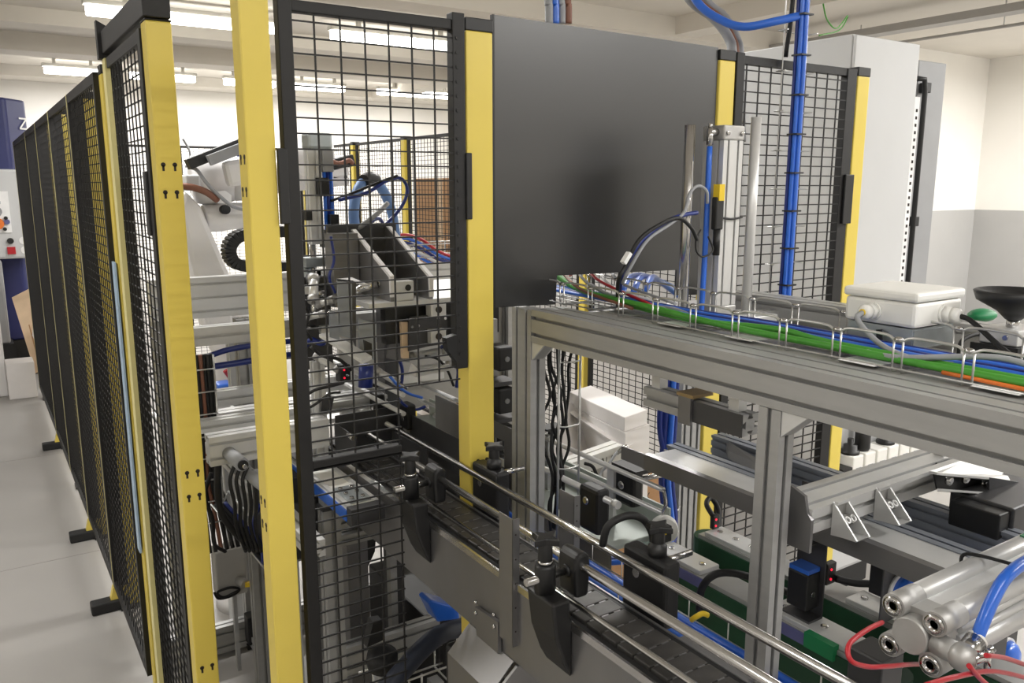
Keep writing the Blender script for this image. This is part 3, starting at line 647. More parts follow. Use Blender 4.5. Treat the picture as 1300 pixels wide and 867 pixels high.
cable('black_cable', 'black cable rising beside the tall blue bundle to the ceiling', [(1.84,1.50,2.0), (1.832,1.48,2.2), (1.83,1.47,CEIL)], .006, 'rubber')
# overhead bundles behind the black sheet
for i, (dx, m) in enumerate(((0,'greyc'), (.02,'blue'), (.036,'greyc'), (.052,'brown'))):
    cable('riser_cable', ('grey','blue','pale grey','brown')[i]+' cable rising behind the top of the black sheet to the ceiling', [Q(697+8*i,30,Y=1.62), Q(697+8*i,10,Y=1.62), Q(696+8*i,-60,Y=1.62), V((Q(696+8*i,-60,Y=1.62).x,1.62,CEIL))], .0095, m, 'cable', 'cables rising behind the black sheet')
for i, (m, r) in enumerate((('greyc',.013), ('brown',.009), ('greyc',.011))):
    cable('overhead_cable', ('grey','brown','pale grey')[i]+' cable curving down behind the right end of the black sheet', [V((1.36+.025*i,1.85,CEIL)), V((1.37+.025*i,1.84,2.55)), Q(840+12*i,-80,Y=1.75), Q(872+10*i,-6,Y=1.72), Q(905+8*i,22,Y=1.68), Q(925+5*i,48,Y=1.64), Q(930+5*i,75,Y=1.62), Q(932+5*i,180,Y=1.6)], r, m, 'cable', 'cables curving over the black sheet')
cable('air_tube', 'bright blue tube sweeping from overhead to the blue bundle', [V((1.42,1.76,CEIL)), V((1.43,1.75,2.5)), Q(860,-50,Y=1.72), Q(885,2,Y=1.68), Q(915,25,Y=1.62), Q(945,34,Y=1.56), Q(985,27,Y=1.5), Q(1016,20,Y=1.47)], .011, 'blue', 'tube')
cable('green_wire', 'thin green wire curling at the top right by the blue bundle', [Q(1045,5,Y=1.48), Q(1050,25,Y=1.5), Q(1062,36,Y=1.52), Q(1076,20,Y=1.55), Q(1066,38,Y=1.55), Q(1040,45,Y=1.5)], .002, 'greenc')
# ---- electrical cabinet behind the right panel
ca = thing('electrical_cabinet', 'tall light grey electrical cabinet behind the right yellow post', 'cabinet', (2.93,2.2,0))
MB().box((2.705,1.915,.1), (3.11,2.48,2.2)).build('carcass', 'grey', ca, bev=.004)
MB().box((2.705,1.9,.12), (3.10,1.913,2.195)).build('front_door', 'grey', ca, bev=.003)
MB().box((2.72,1.93,0), (3.09,2.46,.1)).build('plinth', 'plastic', ca)
dr = MB().box((3.30,2.02,.12), (3.50,2.06,2.17)).build('open_door', 'grey2', ca, 'second door standing open with perforated strip', bev=.004)
ps = MB().bar((3.262,1.995,.2), (3.262,1.995,2.02), .034, .01, side=(1,0,0)).build('perforated_strip', 'label', dr)
mb = MB()
for k in range(60): mb.box((3.256,1.989,.25+.029*k), (3.268,1.9905,.262+.029*k))
mb.build('holes', 'print', dr, kind='stuff')
MB().tube([(3.25,1.99,2.09), (3.29,1.985,2.09), (3.30,1.985,2.05), (3.30,1.985,.2)], .011, 8, smooth=False).build('lock_rod', 'plastic', dr)
for z in (2.06, 1.52): MB().box((3.31,1.985,z-.02), (3.345,2.018,z+.02)).build('catch', 'plastic', dr, bev=.003)
MB().box((3.12,2.1,.12), (3.28,2.4,2.15)).build('inner_post', 'grey2', ca)
# ================================================================== second conveyor and the green side-grip belts
c2 = thing('belt_conveyor', 'second conveyor with pale green belt beyond the chain conveyor', 'conveyor', (1.2,1.7,.7))
MB().box((1.12,1.31,.868), (1.285,2.5,.88)).build('belt', 'pale', c2, bev=.003)
MB().box((1.288,1.305,.80), (1.294,2.5,.935)).build('side_wall', 'pale', c2)
MB().box((1.112,1.305,.80), (1.118,2.5,.885)).build('side_plate', 'steel', c2)
for y in (1.45, 1.9): MB().box((1.16,y,0), (1.20,y+.04,.868)).build('leg', 'alu', c2)
for x, y0, y1, z, r, l in ((1.2,1.235,2.4,1.022,.006,'upper guide rail of the second conveyor, nearest the white carton'), (1.2,1.235,2.4,.969,.006,'lower guide rail of the second conveyor under its upper one'), (1.1,1.27,2.1,.998,.0075,'thick near guide rail of the second conveyor with a rounded end')):
    rail(x, y0, y1, z, r, l, 'guide rails of the second conveyor', 'alu2', cap=(x==1.1))
tag(MB().tube([(1.2,1.235,1.022),(1.2,1.228,1.0),(1.2,1.228,.985),(1.2,1.235,.969)], .004).build('rail_loop', 'bar'), 'bent wire end joining the second conveyor rails', 'wire')
def block2(x, y, z, label, sx=.022, sy=.04, sz=.05):
    t = thing('rail_block', label, 'clamp', (x,y,.9), 'black blocks on the second conveyor')
    MB().box((x-sx,y-sy,z-sz), (x+sx,y+sy,z+.02)).build('block', 'plastic', t, bev=.009)
    MB().lathe((x-sx,y+.005,z-.012), [(.010,0),(.010,.004),(.006,.006)], (-1,0,0), 12).build('nut', 'bar', t)
    return t
block2(1.098,1.345,.998,'rounded black rail block on the thick rail behind the short upright plate', .018, .035, .085)
b2 = block2(1.222,1.37,1.0,'black rail block beside the brown printed carton', .018, .032, .06)
MB().box((1.205,1.33,1.022), (1.255,1.415,1.032)).build('top_plate', 'plastic', b2); MB().cyl((1.24,1.36,1.0), (1.33,1.345,1.0), .006).build('rod', 'bar', b2)
MB().box((1.2,1.40,.88), (1.21,1.425,1.02)).build('support', 'alu2', b2)
s2 = thing('rail_support', 'small support post with black cap on the second conveyor', 'support', (1.215,1.68,.88))
MB().box((1.205,1.67,.87), (1.225,1.69,1.03)).build('post', 'alu', s2); MB().box((1.19,1.655,1.046), (1.25,1.70,1.052)).build('cap', 'plastic', s2); MB().box((1.214,1.676,1.03), (1.222,1.684,1.046)).build('stem', 'plastic', s2)
# linear drive lying across behind it
wd = thing('linear_drive', 'cream coloured linear drive housing with black letters by the white carton', 'drive', (1.45,1.78,.86))
a_, b_ = Q(715,596,Y=1.78), Q(784,571,Y=1.78)
MB().profile(a_, b_, .05, .045, (0,1,0), 1, 1, .006, .004).build('housing', 'offw', wd)
text('AIA', .018, 'print', wd, Q(762,587,Y=1.754), b_-a_, (0,0,1), name='lettering') if False else None
for i, ch in enumerate('AIA'): text(ch, .02, 'print', wd, Q(763+6*i,588-2*i,Y=1.7545), b_-a_, (0,0,1), name='letter')
MB().lathe(Q(782,575,Y=1.76), [(.008,0),(.008,.03),(.005,.04)], (.8,-.3,.5), 10).build('plug', 'bar', wd)
cable('grey_cable', 'grey cable dropping from the plug of the cream linear drive', [Q(783,574,Y=1.74), Q(772,590,Y=1.72), Q(763,600,Y=1.72), Q(760,612,Y=1.7)], .004, 'greyc')
cable('black_cable', 'black cable arching from beneath the cream linear drive', [Q(742,588,Y=1.72), Q(752,592,Y=1.71), Q(757,602,Y=1.70), Q(760,615,Y=1.69)], .005, 'rubber')
MB().box((1.42,1.75,.0), (1.46,1.79,.868)).build('stand', 'alu', wd)
# side-grip belts
def gripper(x, y0, y1, zt, label, plates):
    t = thing('grip_belt', label, 'conveyor', (x+.035,(y0+y1)/2,.7), 'green side-grip belts')
    n = 8; path = []
    for i in range(n+1): a = math.pi*i/n; path.append((x+.035-.035*math.cos(a), y1-.035+.035*math.sin(a)))
    for i in range(n+1): a = math.pi*i/n; path.append((x+.035+.035*math.cos(a), y0+.035-.035*math.sin(a)))
    MB().prism([(p[0],p[1],zt-.105) for p in path], (0,0,.095)).build('belt', 'green', t)
    MB().box((x+.004,y0+.03,zt-.01), (x+.066,y1-.03,zt-.001)).build('rail_strip', 'alu', t)
    for (ya, yb) in plates:
        p = MB().box((x+.008,ya,zt-.001), (x+.064,yb,zt+.009)).build('top_plate', 'alu2', t, bev=.0015)
        for yy_ in (ya+.022, (ya+yb)/2, yb-.022): MB().lathe((x+.036,yy_,zt+.009), [(.007,0),(.007,.002),(.004,.0025)], n=12).build('bolt_head', 'bar', p)
    for y in (y0+.2, y1-.15): MB().box((x+.015,y,0), (x+.055,y+.04,zt-.1)).build('leg', 'alu', t)
    return t
g1 = gripper(1.172, .66, 1.30, .885, 'near green side-grip belt right of the chain conveyor', [(1.10,1.235), (.72,.93)])
g2 = gripper(1.325, .50, 1.28, .885, 'far green side-grip belt running toward the dark sensor plate', [(1.1,1.235), (.69,.87)])
MB().box((1.165,.775,.865), (1.18,.835,.893)).build('clip', 'greenp', g1, 'bright green clip'); MB().box((1.168,1.215,.868), (1.185,1.24,.888)).build('clip', 'greenp', g1)
MB().box((1.1715,1.08,.862), (1.1735,1.18,.884)).build('sticker', 'dpur', g1); MB().box((1.1715,.84,.862), (1.1735,.90,.884)).build('sticker', 'dpur', g1)
MB().lathe((1.255,1.285,.90), [(.03,-.012),(.032,-.008),(.032,.008),(.03,.012)], (-.6,-.8,0), 18).build('end_pulley', 'offw', g1)
def led_sensor(c, label, sz=(.022,.012,.034)):
    t = thing('light_sensor', label, 'sensor', c, 'small black light sensors'); c = V(c)
    MB().box(c-V((sz[0]/2,sz[1]/2,0)), c+V((sz[0]/2,sz[1]/2,sz[2]))).build('body', 'plastic', t, bev=.003)
    for z in (.27,.72): MB().lathe(c+V((-.003,-sz[1]/2,sz[2]*z)), [(.0026,0),(.0026,.0015)], (0,-1,0), 8).build('led', 'rled', t)
    return t
led_sensor((1.365,1.235,.894), 'black light sensor with red light on the far end of the far green belt')
led_sensor((1.355,.925,.894), 'black light sensor with two red lights in front of the right yellow post', (.03,.014,.045))
cable('black_hose', 'black hose looping up behind the far red light sensor', [Q(905,655,Y=1.235), Q(897,640,Y=1.26), Q(903,632,Y=1.27), Q(912,648,Y=1.26), Q(912,672,Y=1.24)], .006, 'rubber', 'hose')
cable('black_hose', 'black hose running from the two-light sensor to the right', [(1.365,.915,.905), Q(1085,740,Y=.89), Q(1110,742,Y=.86), Q(1132,750,Y=.82), Q(1145,765,Y=.8)], .0075, 'rubber', 'hose')
cable('black_hose', 'black hose arching over the far square rail block', [Q(765,692,Y=.98), Q(772,668,Y=.97), Q(795,655,Y=.96), Q(815,658,Y=.95), Q(827,675,Y=.95), Q(830,694,Y=.96)], .0065, 'rubber', 'hose')
cable('black_hose', 'black hose rising from the near green belt and passing behind the middle column', [Q(888,775,X=1.1), Q(890,750,X=1.1), Q(903,732,X=1.11), Q(925,727,X=1.14), Q(960,735,X=1.2), Q(1000,752,X=1.3)], .0075, 'rubber', 'hose')
ms = tag(MB().box(Q(843,678,Y=1.2)-V((.014,.01,.016)), Q(843,678,Y=1.2)+V((.014,.01,.02))).build('limit_switch', 'plastic', bev=.003), 'small black switch with yellow sticker by the white pulley', 'switch')
MB().box(Q(844,676,Y=1.189)-V((.006,0,.006)), Q(844,676,Y=1.189)+V((.006,.0012,.006))).build('sticker', 'yelp', ms)
# blue tubes in the low tray between the conveyors
lt = thing('low_cable_tray', 'low wire tray with blue tubes between chain conveyor and green belt', 'tray', (1.05,1.1,.83))
for x in (1.005, 1.05, 1.10):
    for z in ((.84,) if x == 1.05 else (.84,.885)): MB().cyl((x,.3,z), (x,1.9,z), .0016, n=6).build('long_wire', 'zinc', lt)
for k in range(16): MB().tube([(1.005,.35+.1*k,.888), (1.005,.35+.1*k,.838), (1.10,.35+.1*k,.838), (1.10,.35+.1*k,.888)], .0016, 6, smooth=False).build('cross_wire', 'zinc', lt)
for x, r, l in ((1.022,.009,'left'), (1.043,.010,'middle'), (1.066,.009,'right')):
    cable('air_tube', l+' bright blue tube in the low tray between the conveyors', [(x,.3,.853), (x+.003,.8,.853), (x-.002,1.2,.853), (x,1.9,.853)], r, 'blue', 'tube', 'blue tubes in the low tray')
cable('yellow_cable', 'short yellow cable end tied on the low tray tubes', [Q(878,787,X=1.03), Q(884,783,X=1.03), Q(892,779,X=1.04), Q(899,781,X=1.05)], .005, 'yelp')
# sensor plate with two blue-topped sensors by the middle column
sp = thing('sensor_plate', 'dark upright plate with two blue topped sensors behind the middle column', 'bracket', (1.2,.87,.894))
MB().box((1.225,.845,.894), (1.229,.905,1.14)).build('plate', 'dsteel', sp); MB().box((1.19,.845,.894), (1.229,.905,.898)).build('foot', 'dsteel', sp)
for z in (.925, 1.05):
    s_ = MB().box((1.188,.852,z-.01), (1.224,.895,z+.06)).build('sensor', 'plastic', sp, bev=.003)
    MB().box((1.190,.853,z+.06), (1.223,.894,z+.068)).build('blue_top', 'blue', s_)
    MB().lathe((1.205,.852,z+.02), [(.005,0),(.005,.002)], (0,-1,0), 10).build('screw', 'bar', s_)
# ---- hanging bar under the beam
hb = thing('hanging_bar', 'short aluminium profile bar hung under the cable beam left of the middle column', 'bar', (1.06,1.0,1.255))
MB().profile((1.06,.892,1.276), (1.06,1.135,1.276), .037, .037, (1,0,0), 1, 1, .008, .008).build('profile', 'alu', hb)
MB().box((1.04,.892,1.2565), (1.0415,1.03,1.2955)).build('cover_strip', 'dsteel', hb)
for y in (.91,1.10): MB().box((1.05,y,1.295), (1.07,y+.022,1.334)).build('hanger', 'alu2', hb)
MB().box((1.034,1.005,1.25), (1.0415,1.035,1.30)).build('clamp', 'steel', hb); MB().box((1.034,1.0,1.30), (1.085,1.04,1.306)).build('clamp_top', 'tan', hb)
# ---- guide profiles and cross beam
for x, w_, h_, ya, yb, z, l in ((1.272,.035,.055,.60,1.287,1.1,'middle ribbed guide profile between the columns'), (1.412,.035,.055,.60,1.285,1.1,'rear ribbed guide profile next to the right yellow post')):
    t = thing('guide_profile', l, 'profile', (x,.9,z-.055), 'ribbed guide profiles under the cross beam')
    mb = MB(); mb.profile((x,ya,z-h_/2), (x,yb,z-h_/2), w_, h_, (1,0,0), 1, 3, .006, .004); mb.build('profile', 'steelb', t)
    MB().box((x-.022,ya+.02,z-h_-.004), (x+.022,yb-.1,z-h_)).build('wear_strip', 'plastic', t)
lipx = 1.185
lp = thing('guide_lip', 'front steel guide lip with flared left end below the hanging bar', 'guide', (lipx,.9,1.06))
MB().prism([(lipx,1.27,1.1), (lipx-.012,1.27,1.098), (lipx-.014,1.27,1.064), (lipx-.010,1.27,1.064), (lipx-.008,1.27,1.094), (lipx+.002,1.27,1.096)], (0,-.70,0)).build('lip', 'steel', lp)
MB().prism([(lipx-.013,1.27,1.098), (lipx-.013,1.27,1.066), (lipx-.03,1.325,1.075), (lipx-.03,1.325,1.105)], (.003,0,0)).build('flare', 'steel', lp)
MB().box((lipx,.6,1.094), (lipx+.07,1.26,1.098)).build('flange', 'alu2', lp)
tag(MB().prism([Q(912,551,Y=1.3), Q(925,572,Y=1.22), Q(958,588,Y=1.1), Q(990,600,Y=1.0), Q(958,580,Y=1.1), Q(928,562,Y=1.22)], (.002,0,-.02)).build('curved_guide', 'steel'), 'thin curved steel guide between the ribbed profiles', 'guide')
xb = thing('cross_beam', 'flat aluminium cross beam with end plate right of the middle column', 'beam', (1.34,.8,1.13))
MB().profile((1.06,.80,1.15), (1.60,.80,1.15), .08, .04, (0,1,0), 2, 1, .008, .008).build('profile', 'alu2', xb)
MB().prism([(1.06,.757,1.10), (1.06,.757,1.155), (1.06,.766,1.165), (1.06,.772,1.19), (1.06,.80,1.20), (1.06,.80,1.10)], (-.006,0,0)).build('end_plate', 'steel', xb)
for x, l in ((1.108,'left'), (1.222,'right')):
    u = thing('channel_bracket', l+' hollow white edged corner bracket on the front of the cross beam', 'bracket', (x,.72,1.12), 'hollow cast corner brackets')
    A, B, Cn = V((0,.7585,1.174)), V((0,.712,1.124)), V((0,.7585,1.118)); ww = .036
    for xx in (x, x+ww-.0035): MB().prism([A+V((xx,0,0)), B+V((xx,0,0)), Cn+V((xx,0,0))], (.0035,0,0)).build('cheek', 'alu2', u)
    MB().box((x+.0035,.7565,1.12), (x+ww-.0035,.7585,1.17)).build('back_wall', 'cast', u)
    MB().prism([V((x+.0035,.7585,1.118)), V((x+.0035,.715,1.1205)), V((x+.0035,.712,1.124)), V((x+.0035,.7585,1.122))], (ww-.007,0,0)).build('bottom_wall', 'alu2', u)
    MB().box((x+.0035,.752,1.169), (x+ww-.0035,.7585,1.174)).build('top_wall', 'alu2', u)
    MB().prism([V((x+.0035,.7565,1.146)), V((x+.0035,.738,1.146)), V((x+.0035,.738,1.149)), V((x+.0035,.7565,1.149))], (ww-.007,0,0)).build('rib', 'cast', u)
    for dx in (.011,.025): MB().lathe((x+dx,.738,1.1475), [(.0065,-.004),(.0065,.002),(.0035,.002),(.0035,-.002)], (0,-.7,.7), 12).build('boss', 'alu2', u)
ab = thing('angle_bracket', 'grey angled bracket with bolts at the right end of the cross beam', 'bracket', (1.4,.72,1.1))
q1, q2, q3 = Q(1187,601,Y=.715), Q(1255,606,Y=.70), Q(1300,600,Y=.69)
MB().prism([Q(1180,598,Y=.73), Q(1222,584,Y=.75), Q(1290,603,Y=.73), Q(1300,612,Y=.71), Q(1258,606,Y=.70), Q(1190,600,Y=.71)], (0,0,-.004)).build('top_plate', 'alu2', ab)
MB().prism([Q(1186,602,Y=.735), Q(1256,607,Y=.725), Q(1256,626,Y=.725), Q(1190,621,Y=.735)], (0,.003,0)).build('back_plate', 'plastic', ab)
MB().prism([Q(1190,620,Y=.71), Q(1256,625,Y=.70), Q(1256,626,Y=.725), Q(1190,621,Y=.735)], (0,0,-.004)).build('lower_lip', 'alu2', ab)
for px_, py_ in ((1203,609),(1224,607),(1247,613)): MB().lathe(Q(px_,py_,Y=.724), [(.009,0),(.009,.006),(.005,.008)], (0,-1,0), 12).build('bolt', 'bar', ab)
MB().prism([Q(1256,606,Y=.70), Q(1300,613,Y=.69), Q(1300,640,Y=.69), Q(1256,627,Y=.70)], (0,.004,0)).build('side_plate', 'dsteel', ab)
hx = Q(1195,580,Y=.80)
bo = thing('bolted_plate', 'steel plate with square bolt under the cable beam', 'plate', hx)
MB().prism([Q(1180,584,Y=.80), Q(1200,592,Y=.76), Q(1222,586,Y=.78), Q(1205,575,Y=.82)], (0,0,-.004)).build('plate', 'dsteel', bo); MB().box(hx-V((.01,.01,0)), hx+V((.01,.01,.014))).build('bolt_head', 'bar', bo)
# ---- big pneumatic cylinder lower right
PX0, PY, PZ = .93, .513, 1.12
pc = thing('pneumatic_cylinder', 'big aluminium pneumatic cylinder lying across the lower right corner', 'cylinder', (1.2,PY,PZ-.05))
sq = .027
MB().box((PX0+.05,PY-.028,PZ-.028), (1.75,PY+.028,PZ+.028)).build('barrel', 'alu2', pc)
for a in (-1,1):
    for b in (-1,1): MB().cyl((PX0+.045,PY+a*sq,PZ+b*sq), (1.75,PY+a*sq,PZ+b*sq), .0145, n=18).build('corner_tube', 'alu2', pc)
for z in (-.008,.008): MB().cyl((PX0+.05,PY-.03,PZ+z), (1.75,PY-.03,PZ+z), .006).build('sensor_groove_rib', 'alu2', pc)
ec = MB(); 
for a in (-1,1):
    for b in (-1,1): ec.cyl((PX0,PY+a*sq,PZ+b*sq), (PX0+.05,PY+a*sq,PZ+b*sq), .0155, n=18)
ec.box((PX0+.014,PY-.03,PZ-.03), (PX0+.048,PY+.03,PZ+.03)); ec = ec.build('end_cap', 'cast', pc)
MB().lathe((PX0+.014,PY,PZ), [(.0235,0),(.0235,.018),(.022,.02)], (-1,0,0), 28).build('boss', 'cast', ec)
for a in (-1,1):
    for b in (-1,1): MB().lathe((PX0,PY+a*sq,PZ+b*sq), [(.0125,0),(.0125,.003),(.006,.003),(.006,.0)], (-1,0,0), 16).build('cap_screw', 'bar', ec)
tag(MB().tube([V((1.12,PY+.045,PZ+.02)), V((1.125,PY+.04,PZ+.042)), V((1.14,PY-.02,PZ+.0445)), V((1.16,PY-.043,PZ+.038)), V((1.2,PY-.045,PZ+.0))], .0025, 6).build('thin_cable', 'rubber'), 'thin black cable strapped over the big cylinder', 'cable')
tag(MB().box((1.25,PY-.02,PZ+.0405), (1.33,PY+.03,PZ+.0435)).build('green_label', 'greenp'), 'green label on top of the big cylinder at the right edge', 'label')
ef = thing('elbow_fitting', 'matt steel elbow fitting holding the blue tube at the big cylinder', 'fitting', (.943,.455,1.1))
ep = Q(1222,834,Y=.452)
MB().cyl(ep+V((.004,.035,.0)), ep, .014, n=16).ball(ep, .0175, 14).build('body', 'cast', ef)
eu = Q(1243,808,Y=.452)-Q(1222,834,Y=.452); eu.normalize()
MB().cyl(ep, ep+eu*.030, .0125, n=16).build('socket', 'bar', ef)
MB().lathe(ep+eu*.030, [(.0115,0),(.0125,.003),(.009,.006)], eu, 16).build('release_ring', 'offw', ef)
t0 = ep+eu*.03
cable('air_tube', 'fat bright blue tube from the elbow fitting up the right edge', [t0, Q(1250,785,Y=.45), Q(1262,758,Y=.45), Q(1278,732,Y=.45), Q(1305,712,Y=.452), Q(1345,698,Y=.455)], .0078, 'blue', 'tube', n=12)
cable('red_tube', 'red tube looping left of the big cylinder end', [Q(1120,790,Y=.53), Q(1100,800,Y=.52), Q(1078,818,Y=.51), Q(1080,838,Y=.50), Q(1100,846,Y=.5), Q(1125,846,Y=.5), Q(1170,843,Y=.52), Q(1230,846,Y=.53)], .003, 'red', 'tube')
fs = thing('flow_valve', 'small steel flow valve beside the elbow fitting', 'valve', Q(1245,838,Y=.44))
v0 = Q(1234,838,Y=.44)
MB().cyl(v0, v0+V((.03,0,-.004)), .007, n=6).cyl(v0+V((.03,0,-.004)), v0+V((.045,0,.0)), .005).build('valve_body', 'bar', fs)
MB().cyl(v0+V((.035,0,0)), v0+V((.04,.0,-.03)), .004).build('screw', 'bar', fs)
for i, (pts, l) in enumerate((([Q(1252,832,Y=.42), Q(1275,835,Y=.43), Q(1305,845,Y=.44)], 'upper red tube running off the lower right corner'), ([Q(1230,845,Y=.42), Q(1245,862,Y=.42), Q(1260,875,Y=.42)], 'red tube dropping beside the flow valve'), ([Q(1175,870,Y=.42), Q(1210,860,Y=.42), Q(1260,852,Y=.43), Q(1310,862,Y=.44)], 'lower red tube along the bottom edge'))):
    cable('red_tube', l, pts, .003, 'red', 'tube')
def dome(c, label):
    t = thing('dome_sensor', label, 'sensor', c, 'blue dome sensors on dark plates'); c = V(c)
    MB().box(c+V((-.05,.012,-.05)), c+V((.05,.016,.055))).build('plate', 'dsteel', t, bev=.003)
    MB().lathe(c+V((0,.012,0)), [(.036,0),(.036,.006)], (0,-1,0), 24).build('ring', 'label', t)
    MB().lathe(c+V((0,.006,0)), [(.032,0),(.029,.010),(.02,.018),(.001,.022)], (0,-1,0), 24).build('dome', 'blue', t)
    MB().box(c+V((-.03,.016,-.01)), c+V((.03,.05,.04))).build('body', 'plastic', t)
    return t
dome((1.275,.72,.985), 'blue dome sensor just behind the end of the big cylinder')
dome((1.585,.68,.78), 'blue dome sensor cut by the lower right edge of the photo')
tag(MB().box((1.262,.745,1.042), (1.32,.79,1.06)).build('small_block', 'dsteel'), 'small dark block on the plate above the blue dome sensor', 'block')
gh = thing('gear_housing', 'dark brown steel housing under the beam at the right edge', 'housing', (1.55,.66,1.0))
MB().box((1.42,.63,1.02), (1.72,.74,1.135)).build('case', 'dsteel', gh, bev=.004); MB().box((1.385,.635,1.085), (1.42,.72,1.13)).build('side_block', 'plastic', gh, bev=.003); MB().box((1.45,.66,.0), (1.52,.73,1.02)).build('stand', 'dsteel', gh)
tag(MB().box((.868,.72,.955), (.905,.86,.961)).build('side_ledge', 'steel'), 'small steel ledge on the far side of the chain conveyor in the foreground', 'bracket')
vb = thing('valve_block', 'dark mounting block under the end of the big cylinder', 'block', (.95,.56,.9))
MB().box((.935,.55,.88), (.985,.60,1.06)).build('block', 'dsteel', vb, bev=.003); MB().box((.90,.54,.86), (1.15,.62,.885)).build('base_plate', 'steel', vb); MB().box((.98,.555,.0), (1.02,.595,.86)).build('stand', 'alu', vb)
# ---- air preparation units on the cabinet front
fr = thing('air_unit_row', 'row of white air preparation units on the grey cabinet behind the post', 'air unit', (2.95,1.86,.5))
for i in range(7):
    x = 2.76+.078*i
    b = MB().box((x,1.815,.48), (x+.068,1.898,.64)).build('unit', 'offw', fr, bev=.006)
    MB().box((x+.02,1.8135,.585), (x+.052,1.8152,.592)).build('printed_line', 'greyc', b)
    if i in (1,2,6): MB().lathe((x+.036,1.815,.53), [(.02,0),(.02,.006),(.012,.006)], (0,-1,0), 14).build('gauge', 'greyc', b)
    if i in (0,3): MB().lathe((x+.034,1.856,.64), [(.036,0),(.036,.012),(.026,.014),(.026,.034),(.012,.036),(.012,.06)], n=14).build('knob', 'plastic', b)
    if i == 1: MB().lathe((x+.034,1.856,.64), [(.026,0),(.03,.012),(.03,.13)], n=16).build('filter_bowl', 'plastic', b)
MB().box((2.70,1.815,.49), (2.758,1.897,.60)).build('end_block', 'plastic', fr); MB().cyl((2.72,1.815,.545), (2.72,1.80,.545), .018).build('port', 'bar', fr)
# ---- column, post and tubes behind the beam
column(1.515, 1.50, .07, .045, 1.33, 'blue-grey ribbed column beside the yellow post under the beam', 1, 3)
for i, (dx, dy, r, m) in enumerate(((0,0,.009,'dblue'), (.018,.008,.009,'blue'), (.034,0,.008,'dblue'), (.012,-.012,.007,'blue'))):
    cable('air_tube', ('left','second','right','front')[i]+' tube of the hanging dark blue bundle behind the guide profiles', [(1.455+dx,1.5+dy,1.33), (1.455+dx,1.5+dy,1.1), (1.45+dx,1.5+dy,.92), (1.44+dx,1.47+dy,.80), (1.39+dx,1.44+dy,.755), (1.30,1.46+dy,.745), (1.2,1.52+dy,.74)], r, m, 'tube', 'hanging dark blue tube bundle')
cable('air_tube', 'single dark blue tube bowing left of the hanging bundle', [Q(838,512,Y=1.5), Q(838,550,Y=1.5), Q(848,600,Y=1.5), Q(850,650,Y=1.5)], .007, 'dblue', 'tube')
for z, l in ((1.0,'upper'),(.83,'lower')): tag(MB().tube([(1.44,1.485,z), (1.455,1.478,z-.003), (1.49,1.478,z-.003), (1.51,1.49,z)], .0022, 6).build('bundle_wire', 'zinc'), l+' wire round the hanging dark blue tube bundle', 'wire', 'wires round the hanging bundle')
# black cable mass and wires beside the left column
vt = thing('vertical_wire_tray', 'narrow vertical wire tray beside the left aluminium column', 'tray', (1.10,1.46,.9))
for x in (1.075,1.135): MB().cyl((x,1.45,.86), (x,1.45,1.33), .003, n=8).build('long_wire', 'zinc', vt)
for z in (.93,1.03,1.13,1.28): MB().tube([(1.075,1.45,z), (1.09,1.44,z), (1.12,1.44,z), (1.135,1.45,z)], .002, 6).build('cross_wire', 'zinc', vt)
rnd = random.Random(3)
for i in range(7):
    x = 1.055+.012*i; pts = []
    for k in range(8):
        z = 1.33-.065*k; pts.append((x+rnd.uniform(-.016,.016)+.004*k*(-1 if i > 3 else .3), 1.475+rnd.uniform(-.012,.012), z))
    cable('black_cable', ('first','second','third','fourth','fifth','sixth','last')[i]+' from left of the tangled black cables by the left column', pts, .0038, 'rubber', 'cable', 'tangled black cables by the left column', 6)
# ---- cartons standing in the cell
brn = thing('brown_carton', 'brown printed carton standing under the white carton', 'box', (2.05,2.35,0))
MB().box((1.78,2.30,0), (2.24,2.75,.56)).build('carton', 'card', brn, bev=.004)
text('-NOOK', .042, 'print', brn, (2.02,2.2985,.44), (1,0,0), (0,0,1)); 
for i in range(5): MB().box((2.03+.028*i,2.2975,.40), (2.048+.028*i,2.2995,.417)).build('printed_mark', 'print', brn)
wc = thing('white_carton', 'white cardboard carton with raised lid beyond the second conveyor', 'box', (1.95,2.45,.56))
A, B, Cc, D = [Q(*q, Z=.93) for q in ((722,497),(750,489),(822,520),(793,530))]
dz = V((0,0,-.10))
MB().prism([A,B,Cc,D], (0,0,-.05)).build('lid', 'paper', wc, bev=.003)
ce = (A+B+Cc+D)/4
low = [ce+(p-ce)*1.06+V((0,0,-.05)) for p in (A,B,Cc,D)]
MB().prism(low, (0,0,-.32)).build('carton', 'paper', wc)
MB().prism([low[0]+V((-.03,0,-.0)), low[3]+V((-.02,-.03,-.045)), low[3]+V((-.02,-.03,-.05)), low[0]+V((-.03,0,-.005))], (.08,.05,0)).build('flap', 'paper', wc)
MB().prism([Q(700,535,Y=2.2), Q(722,510,Y=2.3), Q(793,545,Y=2.2), Q(760,640,Y=2.05), Q(700,610,Y=2.05)], (0,.004,0)).build('side_flap', 'paper', wc)
